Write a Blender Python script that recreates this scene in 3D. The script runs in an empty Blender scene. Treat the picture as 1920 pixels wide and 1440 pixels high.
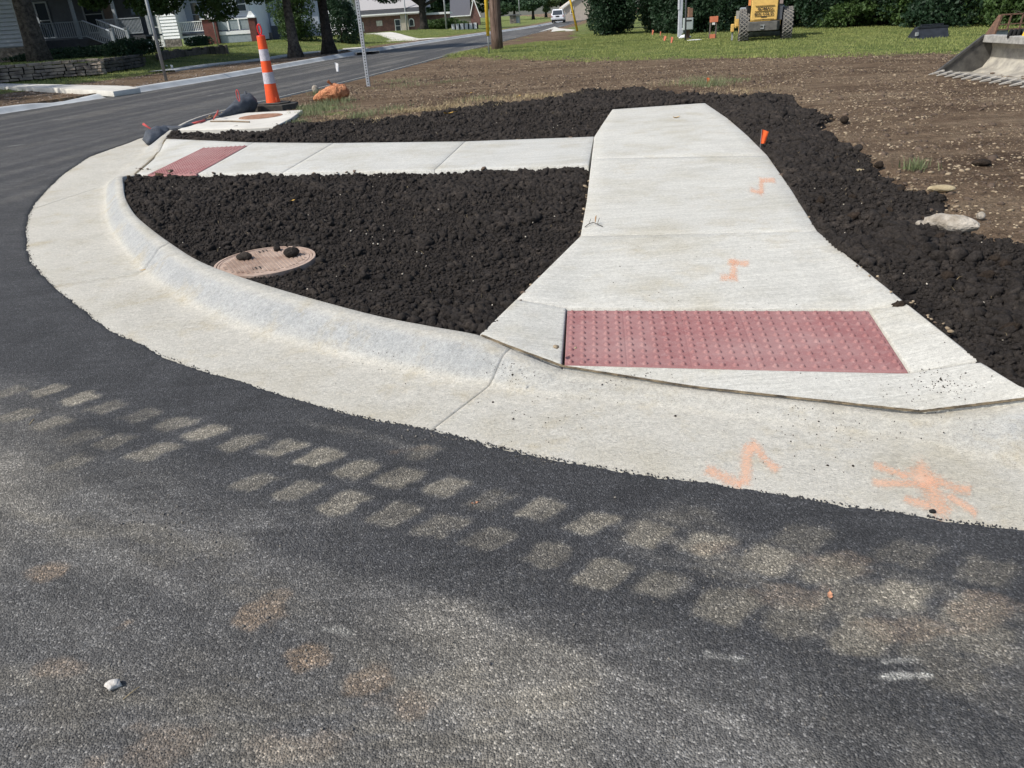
import bpy, bmesh, math, random
import numpy as np
from mathutils import Vector, Matrix, Euler
R = math.radians
random.seed(7); rng = np.random.default_rng(7)
scene = bpy.context.scene; col = scene.collection

# ---------------------------------------------------------------- camera
FPX, CX, CY, H = 1385.0, 960.0, 720.0, 1.55
ROLL, PITCH = R(3.745), R(26.682)
f_ = np.array([0, math.cos(PITCH), -math.sin(PITCH)])
r0 = np.array([1.0, 0, 0]); u0 = np.cross(r0, f_)
XA = math.cos(ROLL)*r0 - math.sin(ROLL)*u0
UA = math.sin(ROLL)*r0 + math.cos(ROLL)*u0
cam = bpy.data.cameras.new('camera'); camo = bpy.data.objects.new('camera', cam); col.objects.link(camo)
cam.sensor_fit = 'HORIZONTAL'; cam.sensor_width = 36.0; cam.lens = 36.0*FPX/1920.0
cam.clip_start = 0.05; cam.clip_end = 1500
m = Matrix.Identity(4)
for i in range(3):
    m[i][0] = XA[i]; m[i][1] = UA[i]; m[i][2] = -f_[i]
m[2][3] = H
camo.matrix_world = m; scene.camera = camo

# ---------------------------------------------------------------- light
SUN_EL, SUN_AZ = 49.0, (-1.0, -0.48)     # direction towards the sun (x, y)
world = bpy.data.worlds.new('World'); scene.world = world; world.use_nodes = True
nt = world.node_tree; bg = nt.nodes['Background']
sky = nt.nodes.new('ShaderNodeTexSky'); sky.sky_type = 'NISHITA'; sky.sun_disc = False
sky.sun_elevation = R(SUN_EL); sky.sun_rotation = math.atan2(SUN_AZ[0], SUN_AZ[1])
sky.air_density = 1.0; sky.dust_density = 2.0; sky.ozone_density = 1.0
nt.links.new(sky.outputs[0], bg.inputs[0]); bg.inputs[1].default_value = 0.13
sl = bpy.data.lights.new('sun', 'SUN'); sl.energy = 3.7; sl.angle = R(0.6); sl.color = (1.0, 0.955, 0.88)
so = bpy.data.objects.new('sun', sl); col.objects.link(so)
sd = Vector((SUN_AZ[0], SUN_AZ[1], 0)).normalized()*math.cos(R(SUN_EL)) + Vector((0, 0, math.sin(R(SUN_EL))))
so.rotation_euler = sd.to_track_quat('Z', 'Y').to_euler()
scene.view_settings.view_transform = 'Standard'; scene.view_settings.look = 'None'
scene.view_settings.exposure = 0.3; scene.view_settings.gamma = 1.0

# ---------------------------------------------------------------- survey helpers: photo pixel -> point in the place
def ray(px, py): return (px-CX)/FPX*XA - (py-CY)/FPX*UA + f_
def G(px, py, z=0.0):
    d = ray(px, py); t = (z-H)/d[2]; return np.array([0, 0, H]) + t*d
def W(px, py, Y):
    d = ray(px, py); return np.array([0, 0, H]) + Y/d[1]*d

# ---------------------------------------------------------------- noise
def _h(ix, iy, s):
    n = (ix.astype(np.int64)*374761393 + iy.astype(np.int64)*668265263 + s*1442695041) & 0x7fffffff
    n = ((n ^ (n >> 13))*1274126177) & 0x7fffffff
    return ((n ^ (n >> 16)) & 0xffff)/65535.0
def vn(x, y, s=0):
    ix = np.floor(x); iy = np.floor(y); fx = x-ix; fy = y-iy
    fx = fx*fx*(3-2*fx); fy = fy*fy*(3-2*fy)
    a = _h(ix, iy, s); b = _h(ix+1, iy, s); c = _h(ix, iy+1, s); d = _h(ix+1, iy+1, s)
    return (a*(1-fx)+b*fx)*(1-fy) + (c*(1-fx)+d*fx)*fy
def fbm(x, y, s=0, o=4):
    t = 0; a = .5; w = 0
    for i in range(o):
        t = t + a*vn(x, y, s+i*17); w += a; x = x*2.03+1.7; y = y*2.03+9.1; a *= .5
    return t/w
def worley(x, y, s=0):
    ix = np.floor(x); iy = np.floor(y); best = np.full(x.shape, 9.0)
    for dx in (-1, 0, 1):
        for dy in (-1, 0, 1):
            cx = ix+dx; cy = iy+dy
            d = (cx+_h(cx, cy, s)-x)**2 + (cy+_h(cx, cy, s+5)-y)**2
            best = np.minimum(best, d)
    return np.sqrt(best)
def sstep(a, b, x):
    t = np.clip((x-a)/(b-a), 0, 1); return t*t*(3-2*t)
def sdf(poly, x, y):
    """signed distance, positive inside"""
    p = np.asarray(poly, float)[:, :2]; n = len(p)
    best = np.full(x.shape, 1e18); inside = np.zeros(x.shape, bool)
    for i in range(n):
        ax, ay = p[i]; bx, by = p[(i+1) % n]
        ex, ey = bx-ax, by-ay; wx = x-ax; wy = y-ay
        t = np.clip((wx*ex+wy*ey)/max(ex*ex+ey*ey, 1e-12), 0, 1)
        best = np.minimum(best, (wx-ex*t)**2 + (wy-ey*t)**2)
        if ey != 0:
            c = ((ay > y) != (by > y)) & (x < ex*(y-ay)/ey + ax); inside ^= c
    d = np.sqrt(best); return np.where(inside, d, -d)
def crom(pts, n):
    p = np.asarray(pts, float); p = np.vstack([2*p[0]-p[1], p, 2*p[-1]-p[-2]]); out = []
    for i in range(1, len(p)-2):
        for k in range(n):
            t = k/n
            out.append(.5*((2*p[i]) + (-p[i-1]+p[i+1])*t + (2*p[i-1]-5*p[i]+4*p[i+1]-p[i+2])*t*t + (-p[i-1]+3*p[i]-3*p[i+1]+p[i+2])*t**3))
    out.append(p[-2]); return np.array(out)
def resample(pts, n):
    p = np.asarray(pts, float); s = np.r_[0, np.cumsum(np.linalg.norm(np.diff(p, axis=0), axis=1))]
    t = np.linspace(0, s[-1], n); return np.stack([np.interp(t, s, p[:, k]) for k in range(p.shape[1])], 1)

# ---------------------------------------------------------------- object helpers
def root_loc(o):
    while o.parent: o = o.parent
    return np.array(o.location)
def thing(name, label, cat, loc=(0, 0, 0), group=None):
    o = bpy.data.objects.new(name, None); o.location = loc; o.empty_display_size = .1; col.objects.link(o)
    o['label'] = label; o['category'] = cat
    if group: o['group'] = group
    return o
def tag(o, label, cat, group=None):
    o['label'] = label; o['category'] = cat
    if group: o['group'] = group
    return o
def kind(o, k): o['kind'] = k; return o
def mk(name, verts, faces, mat, parent=None, smooth=False, loc=None, attrs=None):
    verts = np.asarray(verts, dtype=np.float64).reshape(-1, 3)
    if parent is not None: verts = verts - root_loc(parent)
    elif loc is not None: verts = verts - np.asarray(loc)
    me = bpy.data.meshes.new(name)
    if isinstance(faces, np.ndarray):
        nf, k = faces.shape
        me.vertices.add(len(verts)); me.vertices.foreach_set('co', verts.astype(np.float32).ravel())
        me.loops.add(nf*k); me.loops.foreach_set('vertex_index', faces.astype(np.int32).ravel())
        me.polygons.add(nf); me.polygons.foreach_set('loop_start', np.arange(0, nf*k, k, dtype=np.int32))
        me.update(calc_edges=True)
    else:
        me.from_pydata([tuple(v) for v in verts], [], [tuple(int(i) for i in q) for q in faces]); me.update()
    if smooth: me.polygons.foreach_set('use_smooth', np.ones(len(me.polygons), bool))
    for k, v in (attrs or {}).items():
        a = me.attributes.new(k, 'FLOAT', 'POINT'); a.data.foreach_set('value', np.asarray(v, np.float32).ravel())
    me.materials.append(mat)
    o = bpy.data.objects.new(name, me); col.objects.link(o)
    if parent is not None: o.parent = parent
    elif loc is not None: o.location = loc
    return o
class MB:
    def __init__(s, M=None): s.v = []; s.f = []; s.M = M
    def add(s, vs, fs):
        b = len(s.v)
        for v in vs:
            v = Vector(v); s.v.append(tuple(s.M @ v if s.M else v))
        s.f += [tuple(b+i for i in q) for q in fs]; return s
    def box(s, a, b, tap=0.0):
        (x0, y0, z0), (x1, y1, z1) = a, b
        if x0 > x1: x0, x1 = x1, x0
        if y0 > y1: y0, y1 = y1, y0
        if z0 > z1: z0, z1 = z1, z0
        t = tap
        return s.add([(x0, y0, z0), (x1, y0, z0), (x1, y1, z0), (x0, y1, z0), (x0+t, y0+t, z1), (x1-t, y0+t, z1), (x1-t, y1-t, z1), (x0+t, y1-t, z1)],
                     [(0, 3, 2, 1), (4, 5, 6, 7), (0, 1, 5, 4), (1, 2, 6, 5), (2, 3, 7, 6), (3, 0, 4, 7)])
    def beam(s, a, b, w, h=None):
        a = Vector(a); b = Vector(b); h = h or w; d = (b-a).normalized()
        up = Vector((0, 0, 1)) if abs(d.z) < .95 else Vector((0, 1, 0))
        x = d.cross(up).normalized()*w/2; y = x.cross(d).normalized()*h/2
        vs = [a-x-y, a+x-y, a+x+y, a-x+y, b-x-y, b+x-y, b+x+y, b-x+y]
        return s.add(vs, [(0, 1, 2, 3), (7, 6, 5, 4), (0, 4, 5, 1), (1, 5, 6, 2), (2, 6, 7, 3), (3, 7, 4, 0)])
    def tube(s, pts, rad, n=10, cap=True):
        pts = [Vector(p) for p in pts]; k = len(pts)
        rad = [rad]*k if not hasattr(rad, '__len__') else rad
        vs = []; fs = []; px = None
        for i, p in enumerate(pts):
            d = (pts[min(i+1, k-1)] - pts[max(i-1, 0)]).normalized()
            if px is None: px = d.orthogonal().normalized()
            px = (px - d*px.dot(d)).normalized(); py = d.cross(px)
            for j in range(n):
                a = 2*math.pi*j/n; vs.append(p + (px*math.cos(a)+py*math.sin(a))*rad[i])
        for i in range(k-1):
            for j in range(n):
                fs.append((i*n+j, i*n+(j+1) % n, (i+1)*n+(j+1) % n, (i+1)*n+j))
        if cap: fs += [tuple(range(n))[::-1], tuple(range((k-1)*n, k*n))]
        return s.add(vs, fs)
    def lathe(s, prof, c=(0, 0, 0), n=32, axis='Z'):
        vs = []; fs = []; k = len(prof)
        for (r, z) in prof:
            for j in range(n):
                a = 2*math.pi*j/n; x, y = r*math.cos(a), r*math.sin(a)
                v = (x, y, z) if axis == 'Z' else ((z, x, y) if axis == 'X' else (x, z, y))
                vs.append((v[0]+c[0], v[1]+c[1], v[2]+c[2]))
        for i in range(k-1):
            for j in range(n): fs.append((i*n+j, i*n+(j+1) % n, (i+1)*n+(j+1) % n, (i+1)*n+j))
        return s.add(vs, fs)
    def prism(s, poly, a, b, axis='Y'):
        """poly of (u,w); extruded along axis from a to b"""
        n = len(poly)
        def q(u, w, t): return (u, t, w) if axis == 'Y' else ((t, u, w) if axis == 'X' else (u, w, t))
        return s.add([q(u, w, a) for u, w in poly]+[q(u, w, b) for u, w in poly],
                     [tuple(range(n)), tuple(range(2*n-1, n-1, -1))]+[(i, i+n, (i+1) % n+n, (i+1) % n) for i in range(n)])
    def quad(s, a, b, c, d): return s.add([a, b, c, d], [(0, 1, 2, 3)])
    def build(s, name, mat, parent=None, smooth=False, loc=None, bevel=0):
        o = mk(name, s.v, s.f, mat, parent, smooth, loc)
        bm = bmesh.new(); bm.from_mesh(o.data); bmesh.ops.recalc_face_normals(bm, faces=bm.faces); bm.to_mesh(o.data); bm.free()
        if bevel:
            b = o.modifiers.new('bevel', 'BEVEL'); b.width = bevel; b.segments = 2; b.limit_method = 'ANGLE'; b.angle_limit = R(40)
        return o

# ---------------------------------------------------------------- materials
class NT:
    def __init__(s, name):
        s.m = bpy.data.materials.new(name); s.m.use_nodes = True; s.t = s.m.node_tree
        s.b = s.t.nodes['Principled BSDF']; s.out = s.t.nodes['Material Output']
    def n(s, ty, **kw):
        o = s.t.nodes.new(ty)
        for k, v in kw.items():
            if hasattr(o, k): setattr(o, k, v)
            else: o.inputs[k.replace('_', ' ')].default_value = v
        return o
    def l(s, a, b): s.t.links.new(a, b)
    def pos(s, space='world'):
        if space == 'world': return s.n('ShaderNodeNewGeometry').outputs['Position']
        return s.n('ShaderNodeTexCoord').outputs['Object']
    def mapn(s, vec, sc, rot=(0, 0, 0)):
        m = s.n('ShaderNodeMapping'); s.l(vec, m.inputs['Vector']); m.inputs['Scale'].default_value = sc; m.inputs['Rotation'].default_value = rot
        return m.outputs[0]
    def noise(s, vec, scale, detail=3, rough=.55, dist=0):
        q = s.n('ShaderNodeTexNoise'); q.inputs['Scale'].default_value = scale; q.inputs['Detail'].default_value = detail
        q.inputs['Roughness'].default_value = rough; q.inputs['Distortion'].default_value = dist; s.l(vec, q.inputs['Vector']); return q.outputs['Fac']
    def vor(s, vec, scale, feat='F1', out='Distance'):
        q = s.n('ShaderNodeTexVoronoi'); q.feature = feat; q.inputs['Scale'].default_value = scale; s.l(vec, q.inputs['Vector']); return q.outputs[out]
    def ramp(s, fac, stops):
        q = s.n('ShaderNodeValToRGB'); s.l(fac, q.inputs[0]); e = q.color_ramp.elements
        while len(e) > 1: e.remove(e[-1])
        for i, (p, c) in enumerate(stops):
            c = (c, c, c) if not hasattr(c, '__len__') else c
            el = e[0] if i == 0 else e.new(p); el.position = p; el.color = (*c, 1)
        return q.outputs[0]
    def mix(s, fac, a, b, mode='MIX'):
        q = s.n('ShaderNodeMix'); q.data_type = 'RGBA'; q.blend_type = mode
        for src, i in ((fac, 0), (a, 6), (b, 7)):
            if hasattr(src, 'is_output'): s.l(src, q.inputs[i])
            elif i == 0: q.inputs[0].default_value = src
            else: q.inputs[i].default_value = (*src, 1) if hasattr(src, '__len__') else (src, src, src, 1)
        return q.outputs[2]
    def math(s, op, a, b=0.0, clamp=False):
        q = s.n('ShaderNodeMath'); q.operation = op; q.use_clamp = clamp
        for i, v in enumerate((a, b)):
            if hasattr(v, 'is_output'): s.l(v, q.inputs[i])
            else: q.inputs[i].default_value = v
        return q.outputs[0]
    def attr(s, name):
        q = s.n('ShaderNodeAttribute'); q.attribute_name = name; return q.outputs['Fac']
    def bump(s, h, strength, dist, prev=None):
        q = s.n('ShaderNodeBump'); q.inputs['Strength'].default_value = strength; q.inputs['Distance'].default_value = dist
        s.l(h, q.inputs['Height'])
        if prev is not None: s.l(prev, q.inputs['Normal'])
        return q.outputs[0]
    def fin(s, colr=None, rough=.8, nrm=None, spec=.3, metal=0):
        if colr is not None:
            if hasattr(colr, 'is_output'): s.l(colr, s.b.inputs['Base Color'])
            else: s.b.inputs['Base Color'].default_value = (*colr, 1)
        if hasattr(rough, 'is_output'): s.l(rough, s.b.inputs['Roughness'])
        else: s.b.inputs['Roughness'].default_value = rough
        if nrm is not None: s.l(nrm, s.b.inputs['Normal'])
        s.b.inputs['Specular IOR Level'].default_value = spec; s.b.inputs['Metallic'].default_value = metal
        return s.m
def simple(name, c1, c2=None, scale=8, rough=.7, bump=.15, bscale=40, metal=0, spec=.3, space='obj', bd=.01, lo=.35, hi=.65):
    k = NT(name); p = k.pos(space); c2 = c2 or tuple(x*.75 for x in c1)
    n1 = k.noise(p, scale, 4, .6); c = k.ramp(n1, [(lo, c2), (hi, c1)])
    nr = k.bump(k.noise(p, bscale, 3), bump, bd) if bump else None
    return k.fin(c, rough, nr, spec, metal)

# asphalt: grain, dust and tyre marks (attributes painted on the sheet)
k = NT('asphalt'); p = k.pos()
g1 = k.vor(p, 190); g2 = k.vor(p, 190, out='Color'); sep = k.n('ShaderNodeSeparateColor'); k.l(g2, sep.inputs[0])
grain = k.ramp(sep.outputs[0], [(0, .52), (.6, .96), (.9, 1.3), (.985, 2.3)])
fine = k.ramp(k.noise(p, 330, 2), [(.3, .74), (.7, 1.26)])
big = k.mix(1.0, k.ramp(k.noise(p, 3.0, 6, .75), [(.32, .74), (.66, 1.25)]), k.ramp(k.noise(k.mapn(p, (1.2, 22, 1), (0, 0, R(-35))), 1.0, 4, .7), [(.3, .82), (.7, 1.18)]), 'MULTIPLY')
dn = k.math('ADD', k.attr('dust'), k.math('MULTIPLY', k.math('SUBTRACT', k.noise(p, 60, 5, .8), .5), 1.1))
dn = k.math('MULTIPLY', dn, k.math('GREATER_THAN', k.attr('dust'), .01), True)
dcol = k.mix(k.attr('tan'), (.155, .149, .137), (.215, .194, .153)); base = k.mix(k.math('MAXIMUM', dn, 0.0, True), (.042, .0425, .044), dcol)
base = k.mix(k.math('MULTIPLY', k.attr('brown'), k.ramp(k.noise(p, 70, 4, .8), [(.35, .25), (.6, 1.0)])), base, (.22, .165, .115))
base = k.mix(k.attr('white'), base, (.42, .41, .37))
base = k.mix(1.0, base, grain, 'MULTIPLY'); base = k.mix(1.0, base, fine, 'MULTIPLY'); base = k.mix(1.0, base, big, 'MULTIPLY')
hb = k.math('ADD', k.ramp(g1, [(0, 1), (.75, 0)]), k.math('MULTIPLY', k.noise(p, 220, 3), .6))
M_asphalt = k.fin(base, .82, k.bump(k.noise(p, 30, 3), .35, .01, k.bump(hb, .85, .004)), .35)

def concrete(name, tone, rot, warm, sc=(12, 260, 12), face=False, bs=.5):
    k = NT(name); p = k.pos()
    a = k.mapn(p, sc, (0, 0, rot)); br = k.noise(a, 1.0, 3, .6)
    n1 = k.noise(p, 1.6, 5, .62); n2 = k.noise(p, 48, 5, .8); n3 = k.noise(p, 230, 3, .7)
    c = k.ramp(n1, [(.3, tuple(x*.86*w for x, w in zip(tone, (1.03, 1.0, .93)))), (.5, tone), (.72, tuple(x*1.07 for x in tone))])
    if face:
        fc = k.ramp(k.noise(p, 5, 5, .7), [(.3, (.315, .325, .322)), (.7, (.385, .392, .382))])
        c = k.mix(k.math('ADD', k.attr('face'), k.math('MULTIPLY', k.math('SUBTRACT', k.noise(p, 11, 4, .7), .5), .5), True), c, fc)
    st_ = k.noise(k.mapn(p, (sc[0]*.14, sc[1]*.16, 3), (0, 0, rot)), 1.0, 4, .7); c = k.mix(1.0, c, k.ramp(st_, [(.32, .90), (.65, 1.05)]), 'MULTIPLY')
    c = k.mix(k.ramp(k.noise(p, 3.1, 6, .7), [(.54, 0.0), (.74, warm)]), c, (.40, .34, .22))
    c = k.mix(k.ramp(k.noise(p, 1.9, 4, .6), [(.58, 0.0), (.8, .35)]), c, tuple(x*.66 for x in tone))
    c = k.mix(1.0, c, k.ramp(br, [(.3, .86), (.7, 1.08)]), 'MULTIPLY')
    c = k.mix(1.0, c, k.ramp(n2, [(.34, .80), (.62, 1.08)]), 'MULTIPLY')
    c = k.mix(1.0, c, k.ramp(n3, [(.30, .55), (.46, 1.0), (.7, 1.12)]), 'MULTIPLY')
    c = k.mix(k.ramp(k.vor(p, 17), [(.035, .75), (.06, 0.0)]), c, (.10, .09, .08))
    h = k.math('ADD', br, k.math('MULTIPLY', n2, .8))
    return k.fin(c, .88, k.bump(h, bs, .006, k.bump(n3, .5, .003)), .2)
M_conc_walk = concrete('broomed_concrete', (.53, .52, .47), R(6), .45, (9, 190, 9))
M_conc_walk2 = concrete('broomed_concrete_pale', (.515, .51, .47), R(75), .35, (9, 190, 9))
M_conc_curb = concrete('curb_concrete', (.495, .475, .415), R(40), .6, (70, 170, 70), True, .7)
M_conc_far = simple('street_curb_concrete', (.47, .49, .49), (.36, .37, .37), 1.5, .9, .2, 20, space='world')
M_conc_white = simple('new_concrete', (.60, .58, .52), (.48, .46, .41), 2, .9, .2, 30, space='world')

def soilmat(name, c1, c2, c3):
    k = NT(name); p = k.pos(); n1 = k.noise(p, 7, 5, .65); n2 = k.noise(p, 60, 4, .7)
    c = k.ramp(n1, [(.3, c1), (.55, c2), (.75, c3)]); c = k.mix(1.0, c, k.ramp(n2, [(.3, .6), (.7, 1.45)]), 'MULTIPLY')
    return k.fin(c, .97, k.bump(k.noise(p, 150, 4, .8), 1.0, .010, k.bump(k.noise(p, 45, 4, .7), .9, .02)), .12)
M_soil = soilmat('dark_topsoil', (.027, .0235, .0215), (.043, .037, .033), (.082, .068, .057))
M_soil2 = soilmat('brown_clod_soil', (.03, .023, .018), (.045, .034, .026), (.065, .046, .034))

k = NT('lot_ground'); p = k.pos()
n1 = k.noise(p, .55, 6, .62); n2 = k.noise(p, 9, 5, .7); n3 = k.noise(p, 40, 3, .7)
st = k.noise(k.mapn(p, (.35, 2.6, 1), (0, 0, R(8))), 1.0, 5, .7)
dirt = k.ramp(k.math('ADD', k.math('MULTIPLY', n1, .5), k.math('MULTIPLY', st, .5)), [(.38, (.11, .074, .049)), (.5, (.195, .137, .090)), (.62, (.28, .21, .14))])
dirt = k.mix(1.0, dirt, k.ramp(n2, [(.3, .62), (.7, 1.35)]), 'MULTIPLY')
v = k.vor(p, 26, out='Color'); sp = k.n('ShaderNodeSeparateColor'); k.l(v, sp.inputs[0])
vd = k.ramp(k.vor(p, 26), [(.18, 1), (.3, 0.0)])
chip = k.math('MULTIPLY', k.ramp(sp.outputs[0], [(.62, 0.0), (.66, 1.0)]), vd)
dirt = k.mix(k.math('MULTIPLY', chip, .8), dirt, (.34, .28, .21))
gr = k.ramp(k.noise(k.mapn(p, (.5, 1.6, 1)), 1.0, 5, .75), [(.34, (.07, .11, .035)), (.5, (.16, .20, .065)), (.66, (.30, .29, .12))])
gr = k.mix(1.0, gr, k.ramp(k.noise(p, 30, 4, .8), [(.3, .5), (.7, 1.5)]), 'MULTIPLY')
gm = k.math('ADD', k.attr('grass'), k.math('MULTIPLY', k.math('SUBTRACT', k.noise(p, 3.5, 5, .75), .5), 1.3))
gm = k.math('MULTIPLY', k.ramp(gm, [(.4, 0.0), (.6, 1.0)]), k.math('GREATER_THAN', k.attr('grass'), .02))
c = k.mix(gm, dirt, gr)
M_ground = k.fin(c, .97, k.bump(n3, 1.0, .05, k.bump(n2, 1.0, .12)), .1)

def leafmat(name, c1, c2, tr=.35):
    k = NT(name); p = k.pos(); n = k.noise(p, 1.4, 4, .7); n2 = k.noise(p, 20, 2)
    c = k.mix(.5, k.ramp(n, [(.32, c1), (.66, c2)]), k.ramp(n2, [(.35, c1), (.65, c2)]))
    k.fin(c, .6, None, .35)
    t = k.n('ShaderNodeBsdfTranslucent'); k.l(c, t.inputs[0]); ms = k.n('ShaderNodeMixShader'); ms.inputs[0].default_value = tr
    k.l(k.b.outputs[0], ms.inputs[1]); k.l(t.outputs[0], ms.inputs[2]); k.l(ms.outputs[0], k.out.inputs[0]); return k.m
M_leaf_dark = leafmat('hedge_leaves', (.012, .032, .018), (.036, .078, .034))
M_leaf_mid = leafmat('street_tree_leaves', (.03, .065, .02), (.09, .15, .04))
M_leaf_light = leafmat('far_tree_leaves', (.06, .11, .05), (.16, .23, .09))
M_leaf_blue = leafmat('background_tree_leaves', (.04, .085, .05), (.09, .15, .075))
M_grass = leafmat('grass_blades', (.11, .17, .045), (.42, .43, .15), .35)
M_grass_dark = leafmat('tuft_blades', (.13, .17, .075), (.30, .32, .17), .3)
M_straw = simple('dry_straw', (.42, .34, .20), (.26, .2, .11), 5, .9, 0)
M_chip = simple('gravel_chips', (.36, .29, .20), (.17, .125, .08), 3.5, .95, .3, 60, space='world')
M_bark = simple('bark', (.15, .13, .11), (.045, .038, .034), 6, .95, 1.0, 14, bd=.08)
M_bark2 = simple('dark_bark', (.06, .052, .046), (.02, .018, .016), 6, .95, 1.0, 14, bd=.08)

# ================================================================ THE GROUND
def P2(l, z=0.0): return [tuple(G(q[0], q[1], q[2] if len(q) > 2 else z)[:2]) for q in l]
# curb stations: outer edge of pan, flow line, back of curb, curb height
ST = [((243, 268), (274, 274), (311, 259), .10), ((170, 294), (262, 290), (297, 286), .03), ((120, 327), (235, 312), (275, 306), .03),
      ((85, 361), (212, 331), (253, 328), .035), ((66, 382), (200, 341), (232, 331), .10), ((55, 405), (194, 353), (231, 345), .13),
      ((50, 427), (192, 378), (235, 370), .125), ((51, 462), (194, 412), (252, 400), .125), ((60, 495), (208, 442), (282, 427), .125),
      ((100, 537), (262, 510), (320, 455), .125), ((200, 617), (340, 565), (380, 491), .125), ((333, 680), (442, 614), (492, 531), .125),
      ((510, 738), (605, 660), (680, 584), .125), ((640, 775), (730, 690), (800, 609), .125), ((722, 793), (850, 716), (897, 627), .125),
      ((809, 808), (915, 722), (958, 653), .10), ((900, 832), (1010, 738), (1055, 691), .045), ((1010, 858), (1110, 748), (1135, 702), .028),
      ((1200, 890), (1300, 768), (1300, 728), .028), ((1400, 922), (1540, 802), (1540, 754), .028), ((1526, 940), (1690, 822), (1728, 775), .03),
      ((1700, 966), (1830, 858), (1850, 757), .07), ((1920, 998), (2040, 890), (2040, 731), .13)]
stO = [G(a[0], a[1], .0) for a, b, c, h in ST]; stF = [G(b[0], b[1], .0) for a, b, c, h in ST]
stB = [G(c[0], c[1], h) for a, b, c, h in ST]; stH = [h for a, b, c, h in ST]
# extend: to the right along the cross street, and up the main street
for dx, dy in ((1.3, -.28), (3.2, -.55), (8.0, -1.0), (20, -2.0)):
    base = (1.95, 1.62)
    stO.append(np.array([base[0]+dx-.2, base[1]+dy+.02, 0])); stF.append(np.array([base[0]+dx, base[1]+dy+.42, 0])); stB.append(np.array([base[0]+dx+.05, base[1]+dy+.95, .15])); stH.append(.15)
main = [((-6.03, 13.3), .15), ((-5.75, 15.2), .15), ((-5.05, 18.3), .15), ((-4.12, 22.2), .15), ((-2.74, 28.9), .15), ((-1.27, 36.9), .15), ((.88, 47.6), .15), ((3.35, 60.8), .15), ((6.3, 79.2), .15), ((9.3, 97), .15), ((13, 117), .15), ((22, 160), .15)]
exO = []; exF = []; exB = []; exH = []
for (x, y), h in main:
    w = .45 if y < 14 else .08
    exO.append(np.array([x, y, 0])); exF.append(np.array([x+w*.98, y-.1*w, 0])); exB.append(np.array([x+w+.24, y-.1*w-.02, h])); exH.append(h)
stO = exO[::-1]+stO; stF = exF[::-1]+stF; stB = exB[::-1]+stB; stH = exH[::-1]+stH
leftcurb = [(-26, -20), (-20.5, 0), (-15.6, 10), (-12.4, 20), (-10.93, 24.4), (-9.75, 28.9), (-8.95, 33), (-6.95, 43.9), (-4.9, 54), (-2.7, 64), (.3, 79), (4.6, 97), (9, 117), (18, 160)]
def roadz(x, y): return -.28*sstep(45, 105, y)
road_poly = [tuple(p[:2]) for p in stO] + [(30, -20), (-10, -30)] + leftcurb

# polar sheet centred on where one stands: fine nearby, coarse far off
rad = .55*np.exp(.0052*np.arange(0, 1170)); rad = rad[rad < 230]; rad = np.r_[0.02, .3, rad, 300, 420]
ang = np.r_[np.arange(-180, -58, 3.0), np.arange(-58, 58.01, .22), np.arange(61, 181, 3.0)]
ang = np.unique(np.round(ang, 3)); ang = ang[ang < 179.9]
RR, AA = np.meshgrid(rad, np.radians(ang), indexing='ij'); GX = RR*np.sin(AA); GY = RR*np.cos(AA); NA = len(ang); NR = len(rad)
idx = np.arange(NR*NA).reshape(NR, NA); nxt = np.roll(idx, -1, axis=1)
QUADS = np.stack([idx[:-1], idx[1:], nxt[1:], nxt[:-1]], -1).reshape(-1, 4)
FINE = GY > -1
D_ROAD = sdf(road_poly, GX, GY)
def sheet(name, z, keep, mat, attrs=None):
    kv = keep.ravel(); q = QUADS[kv[QUADS].any(axis=1)]
    used = np.unique(q); mp = np.full(kv.size, -1); mp[used] = np.arange(len(used))
    v = np.stack([GX.ravel(), GY.ravel(), z.ravel()], 1)[used]
    o = mk(name, v, mp[q], mat, smooth=True, attrs={a: b.ravel()[used] for a, b in (attrs or {}).items()})
    return kind(o, 'structure')

# --- road
edge_n = (fbm(GX*2.5, GY*2.5, 3, 3)-.5)*.05*sstep(6, 3, np.hypot(GX, GY))+(fbm(GX*9, GY*9, 13, 3)-.5)*.02 + (fbm(GX*45, GY*45, 9, 2)-.5)*.022*sstep(.35, .6, vn(GX*1.7, GY*1.7, 6))
dr = D_ROAD + edge_n
near = (GX**2+GY**2) < 40**2
zr = roadz(GX, GY) + np.where(near, .014*sstep(-.004, .02, dr) - .09*(1-sstep(-.04, .0, dr)), np.where(D_ROAD > 0, .004, -.3))
zr = zr + .004*(fbm(GX*1.5, GY*1.5, 5)-.5)
dust = np.zeros(GX.shape); brown = np.zeros(GX.shape); white = np.zeros(GX.shape)
dg = D_ROAD
# dusty grey wheel lane close by, dark fresh band along the gutter
lane = sstep(.50, 1.05, dg+(fbm(GX*1.3, GY*1.3, 64, 3)-.5)*.5)*(1-sstep(6, 11, dg))*sstep(5.5, 3.2, GY)
lane = lane*(.55+.45*sstep(.36, .64, fbm(GX*1.1, GY*1.3, 31, 4)))
st_u = (GX*.82-GY*.57); st_v = (GX*.57+GY*.82)
streak = fbm(st_u*1.2, st_v*11, 77, 3)
tan = .35*sstep(.45, .7, fbm(GX*2.1, GY*2.1, 130, 4))*np.ones(GX.shape); dust = np.maximum(dust, lane*.88*(.55+.8*streak))
far_st = .06+.26*sstep(.35, .7, fbm((GX*.2+GY)*.18, (GX-GY*.2)*3.1, 91, 4))
dust = np.maximum(dust, far_st*sstep(5, 9, GY)*(1+1.1*sstep(14, 30, GY)))
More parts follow.
